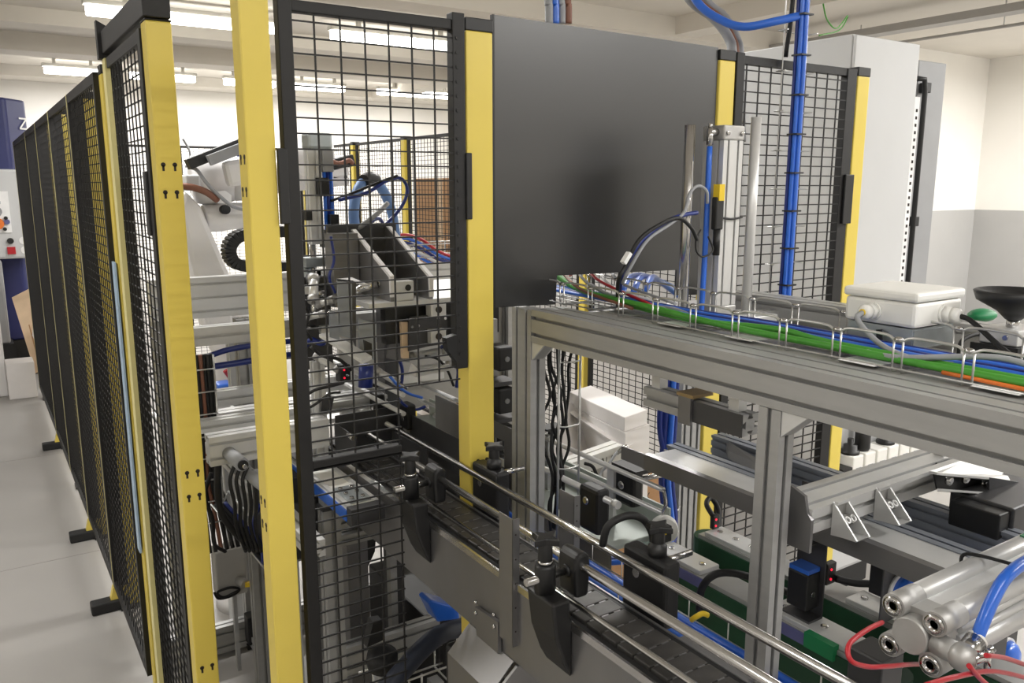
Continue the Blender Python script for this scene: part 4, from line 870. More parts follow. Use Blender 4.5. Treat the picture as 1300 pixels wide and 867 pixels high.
# ================================================================== inside the robot cell
def beam(p0, p1, w_, h_, side, nw, nh, name, label, group=None, m='alu', cap=False):
    t = thing(name, label, 'beam', (V(p0)+V(p1))/2, group)
    MB().profile(p0, p1, w_, h_, side, nw, nh, .0075, .009).build('profile', m, t)
    if cap:
        a = (V(p1)-V(p0)).normalized()
        for p, s in ((p0, -1), (p1, 1)): MB().bar(V(p)+a*s*.0005, V(p)+a*s*.004, w_, h_, side=side).build('end_cap', 'plastic', t)
    return t
G = 'aluminium beams of the machine frame'
beam((.41,2.52,1.345), (1.9,2.52,1.345), .04, .12, (0,1,0), 1, 3, 'frame_beam', 'wide three-groove aluminium beam in front of the robot', G, 'alu2')
beam((.41,2.28,1.272), (1.35,2.28,1.272), .045, .05, (0,1,0), 1, 1, 'frame_beam', 'rounded aluminium beam just below the wide three-groove beam', G, 'alu2')
beam((.424,1.98,1.046), (.72,1.98,1.046), .045, .072, (0,1,0), 1, 2, 'frame_beam', 'short aluminium beam with an open left end and two grooves behind the nearest post', G, 'alu2')
beam((.41,2.12,1.068), (.95,2.12,1.068), .04, .03, (0,1,0), 1, 1, 'frame_beam', 'flat aluminium beam behind the short open ended beam', G, 'alu2')
beam((.41,2.24,1.058), (.95,2.24,1.058), .05, .02, (0,1,0), 1, 1, 'frame_beam', 'thin flat aluminium beam between the middle frame beams', G, 'alu2')
beam((.50,2.36,1.075), (.95,2.36,1.075), .04, .045, (0,1,0), 1, 1, 'frame_beam', 'aluminium beam in front of the white robot foot', G, 'alu2')
for x, y, top, l in ((.41,2.50,1.285,'aluminium leg of the frame beside the walkway fence'), (.625,2.42,1.285,'slim aluminium upright right of the white robot foot'), (1.62,2.50,1.285,'aluminium leg of the frame behind the black sheet'), (.70,2.83,1.2,'aluminium leg standing on the floor rail of the machine')):
    column(x, y, .045, .045, top, l, 1, 1)
beam((.41,2.86,.06), (1.9,2.86,.06), .045, .10, (0,1,0), 1, 2, 'floor_beam', 'aluminium beam lying across the floor of the cell', 'floor beams of the machine')
beam((.722,1.65,.05), (.722,2.83,.05), .045, .045, (1,0,0), 1, 1, 'floor_beam', 'aluminium floor rail running toward the gate', 'floor beams of the machine')
ft = MB().box((.69,2.78,.04), (.755,2.83,.15)).build('joint_block', 'plastic', bev=.004); tag(ft, 'black joint block at the foot of the machine leg', 'block')
column(.675, 1.90, .045, .045, .86, 'aluminium leg with a dark end cap inside the lower gate mesh', 1, 1)
tag(MB().box((.672,1.897,.8605), (.723,1.948,.868)).build('end_cap', 'dsteel'), 'dark cap on the aluminium leg behind the lower gate mesh', 'cap')
beam((.7205,1.93,.815), (1.35,1.93,.815), .04, .04, (0,1,0), 1, 1, 'frame_beam', 'aluminium beam under the chain conveyor, upper of two', G)
beam((.7205,1.93,.765), (1.35,1.93,.765), .04, .03, (0,1,0), 1, 1, 'frame_beam', 'thin aluminium beam under the chain conveyor, lower of two', G)
beam((.7205,1.93,.42), (1.35,1.93,.42), .04, .08, (0,1,0), 1, 2, 'frame_beam', 'low aluminium beam above the floor behind the gate mesh', G)
beam((.7205,2.6,.46), (1.35,2.6,.46), .045, .09, (0,1,0), 1, 2, 'frame_beam', 'wide low aluminium beam deeper under the machine', G)
# linear axis behind the gate
la = thing('linear_axis', 'flat white topped linear axis with blue side behind the lower gate mesh', 'actuator', (.69,2.0,.9))
a0, a1 = Q(402,598,Z=.955), Q(466,642,Z=.955)
MB().box((.657,1.69,.912), (.735,2.35,.945)).build('body', 'offw', la, bev=.003)
MB().box((.657,1.69,.945), (.668,2.35,.951)).build('edge_rail', 'alu2', la); MB().box((.724,1.69,.945), (.735,2.35,.951)).build('edge_rail', 'alu2', la)
MB().box((.653,1.69,.914), (.6575,2.35,.940)).build('side_strip', 'blue', la)
MB().box((.655,1.662,.908), (.737,1.69,.95)).build('end_cap', 'dsteel', la)
cr_ = MB().box((.668,1.71,.945), (.724,1.81,.953)).build('carriage', 'galv', la)
for y in (1.725,1.76,1.795):
    for x in (.682,.71): MB().lathe((x,y,.953), [(.0055,0),(.0055,.004)], n=8).build('screw', 'bar', cr_)
MB().box((.68,2.0,.868), (.72,2.05,.912)).build('bracket', 'alu', la); MB().box((.68,1.902,.868), (.715,1.945,.912)).build('bracket', 'alu', la)
for z, (y0, y1), x, l in ((.86,(1.7,2.6),.585,'aluminium rail running deep left of the linear axis'), ):
    beam((x,y0,z), (x,y1,z), .04, .04, (1,0,0), 1, 1, 'frame_beam', l, G, 'alu2')
# infeed trough of dark steel behind the gate
tr_ = thing('infeed_trough', 'dark stainless infeed trough seen through the gate mesh', 'trough', (.82,2.1,.9))
MB().box((.7515,1.87,.979), (.754,2.003,1.055)).build('left_wall', 'dsteel', tr_); MB().box((.878,1.72,.975), (.8805,1.92,1.04)).build('right_wall', 'dsteel', tr_)
MB().box((.754,2.0,.98), (.93,2.003,1.075)).build('back_wall', 'dsteel', tr_); MB().box((.93,1.63,.98), (.9325,2.003,1.072)).build('outer_wall', 'dsteel', tr_); MB().box((.66,2.01,.955), (.748,2.15,.958)).build('side_shelf', 'dsteel', tr_)
MB().box((.90,2.004,.0), (.92,2.03,1.0)).build('leg', 'alu', tr_)
MB().cyl((.7493,1.865,1.05), (.7493,1.90,1.05), .007).build('entry_bar', 'bar', tr_)
for x, y, z in ((.84,1.993,1.01),): MB().ball((x,y,z), .008, 10).build('ball_stud', 'bar', tr_)
# twin aluminium cylinders beyond the far guide rail
for i, (pa, pb, x, sz, l) in enumerate((((524,534),(574,562),.965,.036,'upper short aluminium profile cylinder left of the centre post'), ((536,552),(596,588),.955,.04,'lower aluminium profile cylinder left of the centre post'))):
    A, B = Q(*pa, X=x), Q(*pb, X=x); z = (A.z+B.z)/2-.012
    t = thing('profile_cylinder', l, 'cylinder', ((x, (A.y+B.y)/2, z)), 'aluminium profile cylinders by the centre post')
    MB().profile((x,B.y,z), (x,A.y,z), sz, sz, (1,0,0), 1, 1, .007, .006).build('barrel', 'alu2', t)
    MB().box((x-sz/2,A.y,z-sz/2), (x+sz/2,A.y+.03,z+sz/2)).build('end_block', 'plastic', t, bev=.002)
    MB().cyl((x,B.y-.02,z), (x,B.y,z), .006).build('rod', 'bar', t)
tag(MB().box((.925,1.66,.86), (1.0,1.86,.94)).build('actuator_mount', 'dsteel'), 'dark mount under the two aluminium profile cylinders', 'mount')
wp = thing('window_plate', 'upright grey plate with two cut-out windows left of the centre post', 'plate', (1.05,1.75,.9))
y0, y1, zt = 1.60, 2.0, 1.09
for ya, yb, za, zb in ((y0,1.64,.88,zt), (1.68,1.74,.88,zt), (1.78,y1,.88,zt), (1.64,1.68,1.05,zt), (1.74,1.78,1.05,zt), (1.64,1.68,.88,.95), (1.74,1.78,.88,.95)): MB().box((1.05,ya,za), (1.053,yb,zb)).build('plate_strip', 'steel', wp)
MB().box((1.054,1.6,.98), (1.0545,1.80,1.0)).build('paper_behind', 'label', wp)
# diagonal rail stack deep in the conveyor line
for i, (x, z, l) in enumerate(((.89,1.14,'upper'), (.89,1.09,'middle'), (.90,1.03,'lower'))):
    rail(x, 1.87, 2.75, z, .0065, l+' bar of the guide rails deep in the conveyor line behind the gate', 'guide rails behind the gate', 'alu2')
for i, (x, y) in enumerate(((.93,1.93), (.91,2.08))):
    t = thing('rail_block', ('black rail block nearest the trough behind the gate mesh','black rail block by the steel station behind the gate mesh')[i], 'clamp', (x,y,1.0), 'black rail blocks behind the gate')
    MB().box((x-.014,y-.025,1.03), (x+.014,y+.025,1.10)).build('block', 'plastic', t, bev=.006); MB().box((x-.01,y-.01,.94), (x+.01,y+.01,1.03)).build('post', 'alu', t)
    MB().lathe((x-.014,y,1.06), [(.008,0),(.008,.003)], (-1,0,0), 10).build('nut', 'bar', t)
# ---- steel gusset station
st = thing('gusset_station', 'dark steel station with two sloping gusset plates behind the gate mesh', 'machine', (.92,2.0,1.33))
BZ = 1.372
MB().box((.80,1.86,BZ), (1.25,2.24,BZ+.012)).build('base_plate', 'alu2', st)
for k, (x, pt, pl_) in enumerate(((.862, (447,293), (495,352)), (.965, (492,289), (545,352)))):
    T, F = Q(*pt, X=x), Q(*pl_, X=x)
    back = T.y+.055
    pf = [(F.y,BZ+.012), (F.y,F.z), (F.y+.006,F.z+.006), (T.y,T.z), (back,T.z+.002), (back,BZ+.012)]
    gp_ = MB().prism([(x,a,b) for a, b in pf], (.010,0,0)).build('gusset_plate', 'steel', st)
    MB().prism([(x-.0005,F.y-.003,F.z-.05), (x-.0005,F.y-.003,F.z+.003), (x-.0005,T.y-.002,T.z+.004), (x-.0005,T.y+.008,T.z+.003), (x-.0005,F.y+.006,F.z-.001), (x-.0005,F.y+.003,F.z-.05)], (.011,0,0)).build('lit_edge', 'white', gp_)  # lit sloping edge of the gusset painted white
MB().box((.80,2.12,BZ+.012), (1.0,2.135,1.565)).build('back_plate', 'dsteel', st)
MB().box((.79,2.06,BZ-.02), (.86,2.12,1.545)).build('side_column', 'steel', st)
MB().box((.872,1.865,BZ+.012), (.925,1.92,BZ+.062)).build('clevis_block', 'alu2', st, bev=.003); MB().lathe((.908,1.865,BZ+.045), [(.008,0),(.008,.002)], (0,-1,0), 12).build('clevis_screw', 'plastic', st)
MB().box((.885,1.95,BZ+.012), (.915,1.99,BZ+.04)).build('guide_block', 'alu2', st)
MB().cyl((.80,1.98,BZ+.03), (.86,1.94,BZ+.05), .010).build('rod_eye', 'bar', st); MB().cyl((.86,1.94,BZ+.05), (.885,1.94,BZ+.05), .007).build('pin', 'bar', st)
MB().box((.86,1.9,1.27), (1.2,1.93,BZ)).build('front_web', 'plastic', st); MB().box((.975,2.17,.0), (1.02,2.22,BZ)).build('support_leg', 'dsteel', st)
lw = MB().prism([Q(519,405,Y=1.87), Q(522,402,Y=1.87), Q(568,398,Y=1.87), Q(568,436,Y=1.87), Q(542,440,Y=1.87), Q(519,446,Y=1.87)], (0,.006,0)).build('lower_plate', 'dsteel', st)
for q in ((523,415),(531,413),(556,404),(565,404),(556,418),(565,419)): MB().lathe(Q(*q,Y=1.87), [(.004,0),(.004,.002)], (0,-1,0), 8).build('screw', 'bar', lw)
MB().prism([Q(509,409,Y=1.88), Q(519,409,Y=1.88), Q(519,455,Y=1.88), Q(511,455,Y=1.88)], (0,.01,0)).build('spacer', 'cardl', st)
for y_, z_ in ((393,0),(427,0)):
    c = Q(557,y_,Y=1.85); MB().box(c-V((.022,0,.018)), c+V((.022,.03,.018))).build('stop_block', 'alu2', st, bev=.002); MB().lathe(c, [(.009,0),(.009,.002),(.005,.002)], (0,-1,0), 14).build('stop_screw', 'print', st)
MB().prism([Q(497,412,Y=1.95), Q(520,420,Y=1.95), Q(520,460,Y=1.95), Q(492,455,Y=1.95)], (0,.01,0)).build('cover_sheet', 'steel', st)
bp_ = thing('bent_plates', 'group of bent grey sheet plates left of the steel station', 'bracket', (.74,1.85,1.2))
for pts, m in (([ (428,354),(447,356),(447,430),(431,426)],'steelb'), ([(447,356),(452,358),(452,440),(447,430)],'dsteel'), ([(418,393),(431,397),(431,432),(419,428)],'steelb'), ([(455,404),(478,411),(478,458),(456,450)],'steelb')):
    MB().prism([Q(*q,Y=1.84) for q in pts], (0,.004,0)).build('plate', m, bp_)
MB().prism([Q(428,354,Y=1.84), Q(447,356,Y=1.84), Q(470,362,Y=1.90), Q(447,352,Y=1.9)], (0,0,-.004)).build('top_fold', 'white', bp_)
MB().prism([Q(405,424,Y=1.9), Q(420,421,Y=1.9), Q(472,452,Y=1.78), Q(460,458,Y=1.76)], (0,0,-.008)).build('shelf_plate', 'alu2', bp_)
pp = MB().prism([Q(463,432,Y=1.80), Q(472,436,Y=1.80), Q(473,455,Y=1.80), Q(465,452,Y=1.80)], (0,.01,0)).build('black_plate', 'plastic', bp_)
tag(MB().cyl(Q(465,463,Y=1.86), Q(464,491,Y=1.86), .018, n=18).build('blue_cylinder', 'dblue'), 'short blue cylinder hanging behind the gate mesh', 'cylinder')
su = thing('slim_upright', 'slim upright profile below the bent grey plates', 'column', (.722,2.03,.957))
MB().profile((.722,2.03,.9585), (.722,2.03,1.22), .03, .03, (1,0,0), 1, 1).build('profile', 'alu2', su)
ls_ = led_sensor(Q(436,484,Y=1.93), 'black sensor with red light low behind the gate mesh', (.03,.03,.045))
cable('black_cable', 'black cable running left from the red light sensor behind the gate', [Q(436,486,Y=1.92), Q(420,490,Y=1.9), Q(400,495,Y=1.9), Q(385,505,Y=1.9)], .004, 'rubber')
tp = tag(MB().prism([Q(409,505,Y=2.0), Q(419,506,Y=2.0), Q(415,525,Y=2.0), Q(407,525,Y=2.0)], (.02,.02,0)).build('steel_tab', 'dsteel'), 'small dark steel tab standing on the beam behind the gate', 'bracket')
# ---- upright actuator with blue tubes and valve group
ua = thing('upright_actuator', 'upright aluminium actuator with blue tubes left behind the gate mesh', 'actuator', (.80,2.24,1.2))
T_, B_ = Q(396,190,Y=2.24), Q(396,310,Y=2.24)
ux = T_.x
MB().profile((ux,2.24,B_.z), (ux,2.24,T_.z), .036, .036, (1,0,0), 1, 1, .006, .005).build('barrel', 'alu2', ua)
MB().box((ux-.02,2.21,T_.z), (ux+.05,2.27,T_.z+.045)).build('clear_head', 'galv', ua, bev=.008)
MB().box((ux+.02,2.215,T_.z-.06), (ux+.052,2.25,T_.z)).build('grey_block', 'grey2', ua, bev=.003)
MB().box((ux+.018,2.22,B_.z-.01), (ux+.052,2.26,B_.z+.04)).build('lower_block', 'dsteel', ua)
for i, dx in enumerate((.026,.036,.046)): MB().cyl((ux+dx,2.225,B_.z+.04), (ux+dx,2.225,T_.z-.06), .0052).build('tube', 'blue' if i != 1 else 'dblue', ua)
MB().box((ux+.0,2.20,1.64), (ux+.03,2.222,1.69)).build('sensor', 'plastic', ua); MB().box((ux+.03,2.20,1.56), (ux+.055,2.222,1.59)).build('sensor', 'plastic', ua); MB().box((ux-.035,2.21,1.575), (ux-.018,2.235,1.60)).build('sensor', 'plastic', ua)
MB().cyl((ux-.012,2.24,B_.z-.16), (ux-.012,2.24,B_.z), .010).build('rod', 'bar', ua)
MB().box((ux-.045,2.2,B_.z-.06), (ux+.07,2.28,B_.z-.035)).build('cross_plate', 'galv', ua)
MB().cyl((ux-.035,2.235,B_.z-.13), (ux-.035,2.235,B_.z-.06), .016, n=16).build('clear_cup', 'galv', ua)
MB().box((ux-.03,2.23,1.22), (ux+.03,2.27,B_.z-.16)).build('lower_body', 'dsteel', ua)
vg = thing('valve_group', 'cluster of small valves and fittings right beside the gate stile', 'valve', (.76,2.05,1.25))
rnd = random.Random(11)
for i in range(16):
    c = Q(386+rnd.uniform(0,26), 352+rnd.uniform(0,66), Y=2.03+rnd.uniform(0,.1)); k_ = i % 4
    if k_ == 0: MB().box(c-V((.014,.012,.010)), c+V((.014,.012,.010))).build('valve_block', 'alu2', vg, bev=.002)
    elif k_ == 1: MB().cyl(c-V((.016,0,0)), c+V((.016,0,0)), .009).build('fitting', 'bar', vg)
    elif k_ == 2: MB().cyl(c-V((0,0,.018)), c+V((0,0,.018)), .011).build('regulator', 'dsteel', vg)
    else: MB().lathe(c, [(.014,0),(.014,.008),(.008,.010)], (0,-1,0), 14).build('gauge', 'plastic', vg)
MB().box((.705,2.12,1.18), (.80,2.14,1.43)).build('manifold_plate', 'dsteel', vg)
cable('air_tube', 'loose blue tube at the foot of the valve group', [Q(383,445,Y=2.1), Q(395,432,Y=2.08), Q(408,436,Y=2.06), Q(416,428,Y=2.05)], .008, 'dblue', 'tube')
# blue hose arch and loops
cable('hose_arch', 'pale blue corrugated hose arching behind the gate mesh', [Q(453,306,Y=2.42), Q(449,270,Y=2.42), Q(455,240,Y=2.44), Q(470,227,Y=2.47), Q(487,243,Y=2.5), Q(498,272,Y=2.52), Q(503,305,Y=2.54)], .0165, 'lblue', 'hose', n=14)
h2 = tag(MB().tube([Q(462,230,Y=2.44), Q(470,226,Y=2.455), Q(477,229,Y=2.47)], .021, 12).build('hose_sleeve', 'plastic'), 'dark sleeve at the crown of the pale blue hose arch', 'sleeve')
cable('air_tube', 'dark blue tube looping right of the pale blue hose arch', [Q(470,306,Y=2.2), Q(490,285,Y=2.2), Q(510,262,Y=2.2), Q(517,240,Y=2.2), Q(508,226,Y=2.2), Q(490,230,Y=2.2), Q(465,245,Y=2.2), Q(430,254,Y=2.2)], .0052, 'dblue', 'tube')
cable('black_cable', 'black cable crossing behind the gate from the actuator to the hose arch', [Q(420,255,Y=2.22), Q(440,248,Y=2.22), Q(460,240,Y=2.21), Q(485,230,Y=2.2), Q(505,223,Y=2.19)], .004, 'rubber')
cable('grey_cable', 'grey hose lying across the top of the gusset plates', [Q(440,300,Y=2.15), Q(460,286,Y=2.12), Q(480,270,Y=2.12), Q(492,258,Y=2.14)], .007, 'greyc')
cable('air_tube', 'dark blue tube over the top of the left gusset plate', [Q(448,298,Y=2.14), Q(468,284,Y=2.14), Q(482,278,Y=2.16), Q(492,300,Y=2.18)], .0055, 'dblue', 'tube')
for i, m in enumerate(('red','blue','dblue','offw','blue','white')):
    cable('machine_cable', ('pinkish','blue','dark blue','cream','lower blue','white')[i]+' cable bending down behind the right gusset plate', [Q(492,302+4*i,Y=2.62), Q(515,298+5*i,Y=2.62), Q(535,304+6*i,Y=2.62), Q(555,318+5*i,Y=2.6), Q(575,326+4*i,Y=2.6), Q(600,332+3*i,Y=2.6)], .0055, m, 'cable', 'cables behind the right gusset plate', 6)
bt = thing('back_cable_tray', 'wire cable tray lying on the wide three-groove beam', 'tray', (1.4,2.66,1.42))
for y, z in ((2.6,1.42),(2.66,1.42),(2.72,1.42),(2.6,1.465),(2.72,1.465)): MB().cyl((1.05,y,z), (1.95,y,z), .0022, n=6).build('long_wire', 'zinc', bt)
for k in range(9): MB().tube([(1.08+.1*k,2.6,1.467),(1.08+.1*k,2.6,1.417),(1.08+.1*k,2.72,1.417),(1.08+.1*k,2.72,1.467)], .002, 6, smooth=False).build('cross_wire', 'zinc', bt)
for k in (1.12,1.8): MB().box((k,2.5,1.4055), (k+.03,2.74,1.4165)).build('bearer', 'alu', bt)
# ---- robot
rb_ = thing('robot', 'white jointed robot arm behind the two big yellow posts', 'robot', (.83,3.25,0))
RY = 3.2
c0 = Q(305,520,Y=RY)
MB().lathe((c0.x,RY,.0), [(.14,0),(.14,.05),(.10,.08),(.085,.5),(.082,1.02),(.10,1.06),(.10,1.2)], n=28).build('pedestal', 'white', rb_)
MB().prism([Q(234,240,Y=RY-.1), Q(256,262,Y=RY-.1), Q(272,300,Y=RY-.1), Q(296,356,Y=RY-.1), Q(300,420,Y=RY-.1), Q(262,420,Y=RY-.1), Q(240,330,Y=RY-.1), Q(226,262,Y=RY-.1)], (0,.12,0)).build('lower_arm', 'white', rb_, bev=.02)
e = Q(272,228,Y=RY)
MB().lathe(e-V((.075,0,.0)), [(.06,-.01),(.085,.0),(.096,.03),(.096,.09),(.088,.13),(.08,.16)], (1,-.1,.06), 28).build('elbow_housing', 'white', rb_)
MB().lathe(e+V((.06,-.02,.0)), [(.078,0),(.082,.05),(.066,.10),(.058,.35),(.056,.42)], (1,-.35,.09), 24).build('forearm', 'white', rb_)
w0_ = Q(403,200,Y=2.95)
MB().lathe(w0_, [(.05,-.1),(.058,-.06),(.06,.02),(.048,.06)], (1,-.35,.05), 24).build('wrist', 'white', rb_)
MB().lathe(Q(262,277,Y=RY-.02), [(.048,-.01),(.05,.0),(.052,.05),(.046,.17),(.05,.175)], (1,0,.06), 24).build('upper_link', 'white', rb_)
MB().box(Q(236,222,Y=RY-.12), Q(247,242,Y=RY-.02)).build('motor', 'grey', rb_, bev=.006)
MB().bar(Q(285,222,Y=RY-.16), Q(320,216,Y=RY-.16), .05, .09, side=(0,1,0)).build('motor_cover', 'white', rb_, bev=.015)
MB().prism([Q(274,243,Y=RY-.11), Q(286,242,Y=RY-.11), Q(294,248,Y=RY-.11), Q(294,259,Y=RY-.11), Q(276,258,Y=RY-.11)], (0,.004,0)).build('white_tag', 'label', rb_)
MB().bar(Q(238,209,Y=3.05), Q(314,179,Y=3.05), .05, .035, side=(0,1,0)).build('cable_arm', 'plastic', rb_); MB().bar(Q(265,204,Y=3.0), Q(314,185,Y=3.0), .03, .035, side=(0,1,0)).build('cable_arm_cover', 'greyc', rb_)
MB().box(Q(285,208,Y=3.45), Q(330,192,Y=3.55)).build('blue_cover', 'dblue', rb_, bev=.02)
MB().cyl(Q(284,266,Y=RY-.07), Q(287,266,Y=RY-.10), .017).build('dark_port', 'plastic', rb_)
cable('robot_hose', 'dark red hose crossing in front of the robot elbow', [Q(228,236,Y=RY-.16), Q(245,238,Y=RY-.17), Q(262,244,Y=RY-.17), Q(276,254,Y=RY-.15)], .012, 'brown', 'hose')
cable('grey_cable', 'light grey cable curving over the robot elbow', [Q(240,212,Y=RY-.13), Q(250,216,Y=RY-.15), Q(262,232,Y=RY-.17), Q(280,250,Y=RY-.17), Q(300,264,Y=RY-.16), Q(330,266,Y=RY-.15)], .0065, 'greyc')
cable('thin_cable', 'thin blue-grey cable arching above the robot elbow', [Q(232,176,Y=RY), Q(240,190,Y=RY), Q(241,200,Y=RY), Q(236,212,Y=RY-.05)], .004, 'greyc')
cable('robot_hose', 'red and black hose pair at the robot pedestal', [Q(286,470,Y=RY-.13), Q(293,480,Y=RY-.13), Q(296,490,Y=RY-.13), Q(290,502,Y=RY-.12), Q(280,506,Y=RY-.1)], .010, 'red', 'hose')
tag(MB().box(Q(277,489,Y=3.0), Q(291,506,Y=3.08)).build('blue_box', 'blue', bev=.008), 'small bright blue box by the robot pedestal', 'box')
MB().box(Q(277,506,Y=3.01)-V((0,0,.9)), Q(291,506,Y=3.07)).build('box_stand', 'grey', bpy.data.objects['blue_box'])
# tool head behind the gate at the end of the forearm
th = thing('tool_head', 'dark tool head with red hoses at the end of the robot forearm', 'tool', Q(430,215,Y=2.85))
MB().bar(Q(418,211,Y=2.85), Q(447,203,Y=2.85), .05, .04, side=(0,1,0)).build('tool_body', 'plastic', th, bev=.004); MB().bar(Q(412,220,Y=2.85), Q(440,217,Y=2.85), .05, .03, side=(0,1,0)).build('tool_plate', 'white', th, bev=.003)
MB().tube([Q(418,203,Y=2.82), Q(430,208,Y=2.82), Q(443,204,Y=2.82), Q(448,208,Y=2.82)], .009, 8).build('hose', 'brown', th); MB().box(Q(424,226,Y=2.85), Q(434,221,Y=2.9)).build('tool_foot', 'plastic', th)
MB().lathe(Q(438,220,Y=2.85)*.5+Q(412,216,Y=2.9)*.5, [(.03,-.06),(.035,-.02),(.03,.03)], (1,-.3,0), 16).build('flange', 'white', th)
MB().bar(Q(375,205,Y=2.95), Q(408,240,Y=2.9), .05, .05, side=(0,1,0)).build('mount_arm', 'white', th, bev=.01)
# drag chain
dc = thing('drag_chain', 'black cable drag chain curling behind the nearest yellow post', 'chain', Q(310,344,Y=2.66))
path = [Q(378,294,Y=2.66), Q(345,294,Y=2.66), Q(318,296,Y=2.66), Q(300,301,Y=2.66), Q(291,312,Y=2.66), Q(291,324,Y=2.66), Q(298,334,Y=2.66), Q(315,338,Y=2.66), Q(345,339,Y=2.66), Q(378,339,Y=2.66)]
pp_ = crom(path, 3); L_ = 0
for i in range(len(pp_)-1):
    a, b = pp_[i], pp_[i+1]; l = MB().bar(a-(b-a)*.06, b+(b-a)*.06, .062, .036, side=(0,1,0)).build('link', 'plastic', dc, bev=.003)
MB().box((path[9].x-.02,2.50,1.4055), (path[9].x+.02,2.69,path[9].z-.015)).build('end_bracket', 'alu', dc)
# cable bundle and lower left things seen between the two big posts
vb2 = thing('cable_riser', 'vertical wire tray with dark cables left between the two big yellow posts', 'tray', (.47,2.2,.6))
for x in (.445,.50): MB().cyl((x,2.19,.7), (x,2.19,1.235), .0025, n=6).build('long_wire', 'zinc', vb2)
for k in range(8): MB().tube([(.445,2.2,.78+.06*k), (.445,2.18,.78+.06*k), (.50,2.18,.78+.06*k), (.50,2.2,.78+.06*k)], .002, 6, smooth=False).build('rung', 'zinc', vb2)
for i in range(6):
    x = .452+.009*i
    cable('riser_cable', ('black','grey-black','brown','black','dark grey','black')[i]+' cable number %s from the left in the riser between the two big posts' % ('one','two','three','four','five','six')[i], [(x,2.205+.004*(i%2),1.235), (x+.003,2.205,1.05), (x-.003,2.205,.9), (x+.004*i,2.19,.78), (x+.006*i,2.17,.70)], .0055, ('rubber','plastic','brown','rubber','plastic','rubber')[i], 'cable', 'cables in the riser between the posts', 6)
cable('air_tube', 'dark blue tubes bundled under the rounded beam between the posts, upper', [(.50,2.25,1.22), (.56,2.24,1.235), (.66,2.24,1.24), (.80,2.25,1.235)], .008, 'dblue', 'tube')
cable('air_tube', 'dark blue tubes bundled under the rounded beam between the posts, lower', [(.50,2.25,1.19), (.58,2.24,1.195), (.68,2.24,1.20), (.82,2.25,1.20)], .009, 'dblue', 'tube')
for i, (a, b, l) in enumerate((((287,572),(308,590),'upper grey round motor plug under the short open ended beam'), ((303,592),(343,622),'lower grey round motor plug under the short open ended beam'))):
    A, B = Q(*a, Y=1.98), Q(*b, Y=1.86); t = thing('motor_plug', l, 'motor', (A+B)/2, 'grey motor plugs under the beam')
    MB().cyl(A, B, .016, n=18).build('body', 'greyc', t); MB().cyl(B, B+(B-A).normalized()*.006, .012).build('rim', 'plastic', t); MB().cyl(B, B+(B-A).normalized()*.02, .005).build('tip', 'bar', t)
dm = thing('drive_box', 'dark drive box behind the nearest yellow post at mid height', 'box', (.60,2.05,.72))
MB().box((.56,2.0,.70), (.70,2.12,.93)).build('case', 'plastic', dm, bev=.004); MB().box((.555,1.995,.79), (.69,2.0,.86)).build('front_band', 'dsteel', dm)
MB().box((.60,2.04,.0), (.65,2.09,.70)).build('stand', 'alu', dm)
for i in range(5):
    cable('black_cable', ('first','second','third','fourth','fifth')[i]+' black cable from left hanging below the grey motor plugs', [Q(300+7*i,585+4*i,Y=1.93), Q(292+8*i,610,Y=1.92), Q(298+7*i,640,Y=1.93), Q(300+6*i,668,Y=1.96), Q(312+5*i,700,Y=2.0)], .0045, 'rubber', 'cable', 'black cables below the motor plugs', 6)
cable('black_hose', 'thick black hose curving down left under the beam between the posts', [Q(277,590,Y=1.98), Q(276,620,Y=1.97), Q(281,650,Y=1.97), Q(295,672,Y=1.98), Q(312,690,Y=2.0)], .0085, 'rubber', 'hose')
wt = thing('sloping_wire_tray', 'wire tray sloping down to the right between the two big posts', 'tray', Q(310,690,Y=2.1))
A, B = Q(268,640,Y=2.15), Q(350,738,Y=2.0)
for o_ in (V((0,0,0)), V((.05,.02,.02)), V((.02,0,-.03))): MB().cyl(A+o_, B+o_, .003, n=6).build('long_wire', 'zinc', wt)
for k in range(7):
    p = A.lerp(B, k/6); MB().tube([p, p+V((.02,0,-.03)), p+V((.05,.02,.02))], .0025, 6, smooth=False).build('cross_wire', 'zinc', wt)
for i in range(3):
    cable('machine_cable', ('black','dark','blue')[i]+' cable lying in the sloping wire tray', [A+V((.012*i+.012,.008,-.005)), A.lerp(B,.4)+V((.012*i+.012,.008,-.002)), B+V((.012*i+.012,.008,-.005))], .006, ('rubber','rubber','dblue')[i], 'cable', 'cables in the sloping wire tray')
gb = thing('terminal_box', 'grey plastic terminal box with a yellow plug low between the two big posts', 'box', Q(293,760,Y=2.55))
c = Q(290,722,Y=2.55)
MB().box(c-V((.045,.03,.075)), c+V((.045,.03,.08))).build('body', 'greyb', gb, bev=.006); MB().box(c-V((.047,.042,.077)), c+V((.047,-.031,.082))).build('lid', 'greyb', gb, bev=.005)
MB().box(c+V((-.008,-.01,.08)), c+V((.012,.01,.10))).build('top_gland', 'greyb', gb); MB().cyl(c+V((.02,-.042,-.025)), c+V((.03,-.075,-.03)), .014).build('side_gland', 'greyb', gb)
MB().bar(c+V((.03,-.075,-.03)), c+V((.065,-.085,-.033)), .014, .014).build('yellow_plug', 'yelp', gb)
MB().bar(V((c.x+.02,c.y+.03,c.z)), V((.715,2.831,c.z)), .03, .03).build('arm', 'alu', gb)
cable('black_cable', 'black cable coil hanging under the grey terminal box', [Q(272,752,Y=2.5), Q(278,760,Y=2.5), Q(295,756,Y=2.5), Q(304,748,Y=2.5), Q(292,746,Y=2.5), Q(276,752,Y=2.49), Q(284,758,Y=2.49), Q(302,750,Y=2.49)], .004, 'rubber')
cable('black_cable', 'black cable from the yellow plug to the right', [c+V((.065,-.085,-.033)), c+V((.10,-.09,-.04)), c+V((.15,-.09,-.02))], .005, 'rubber')
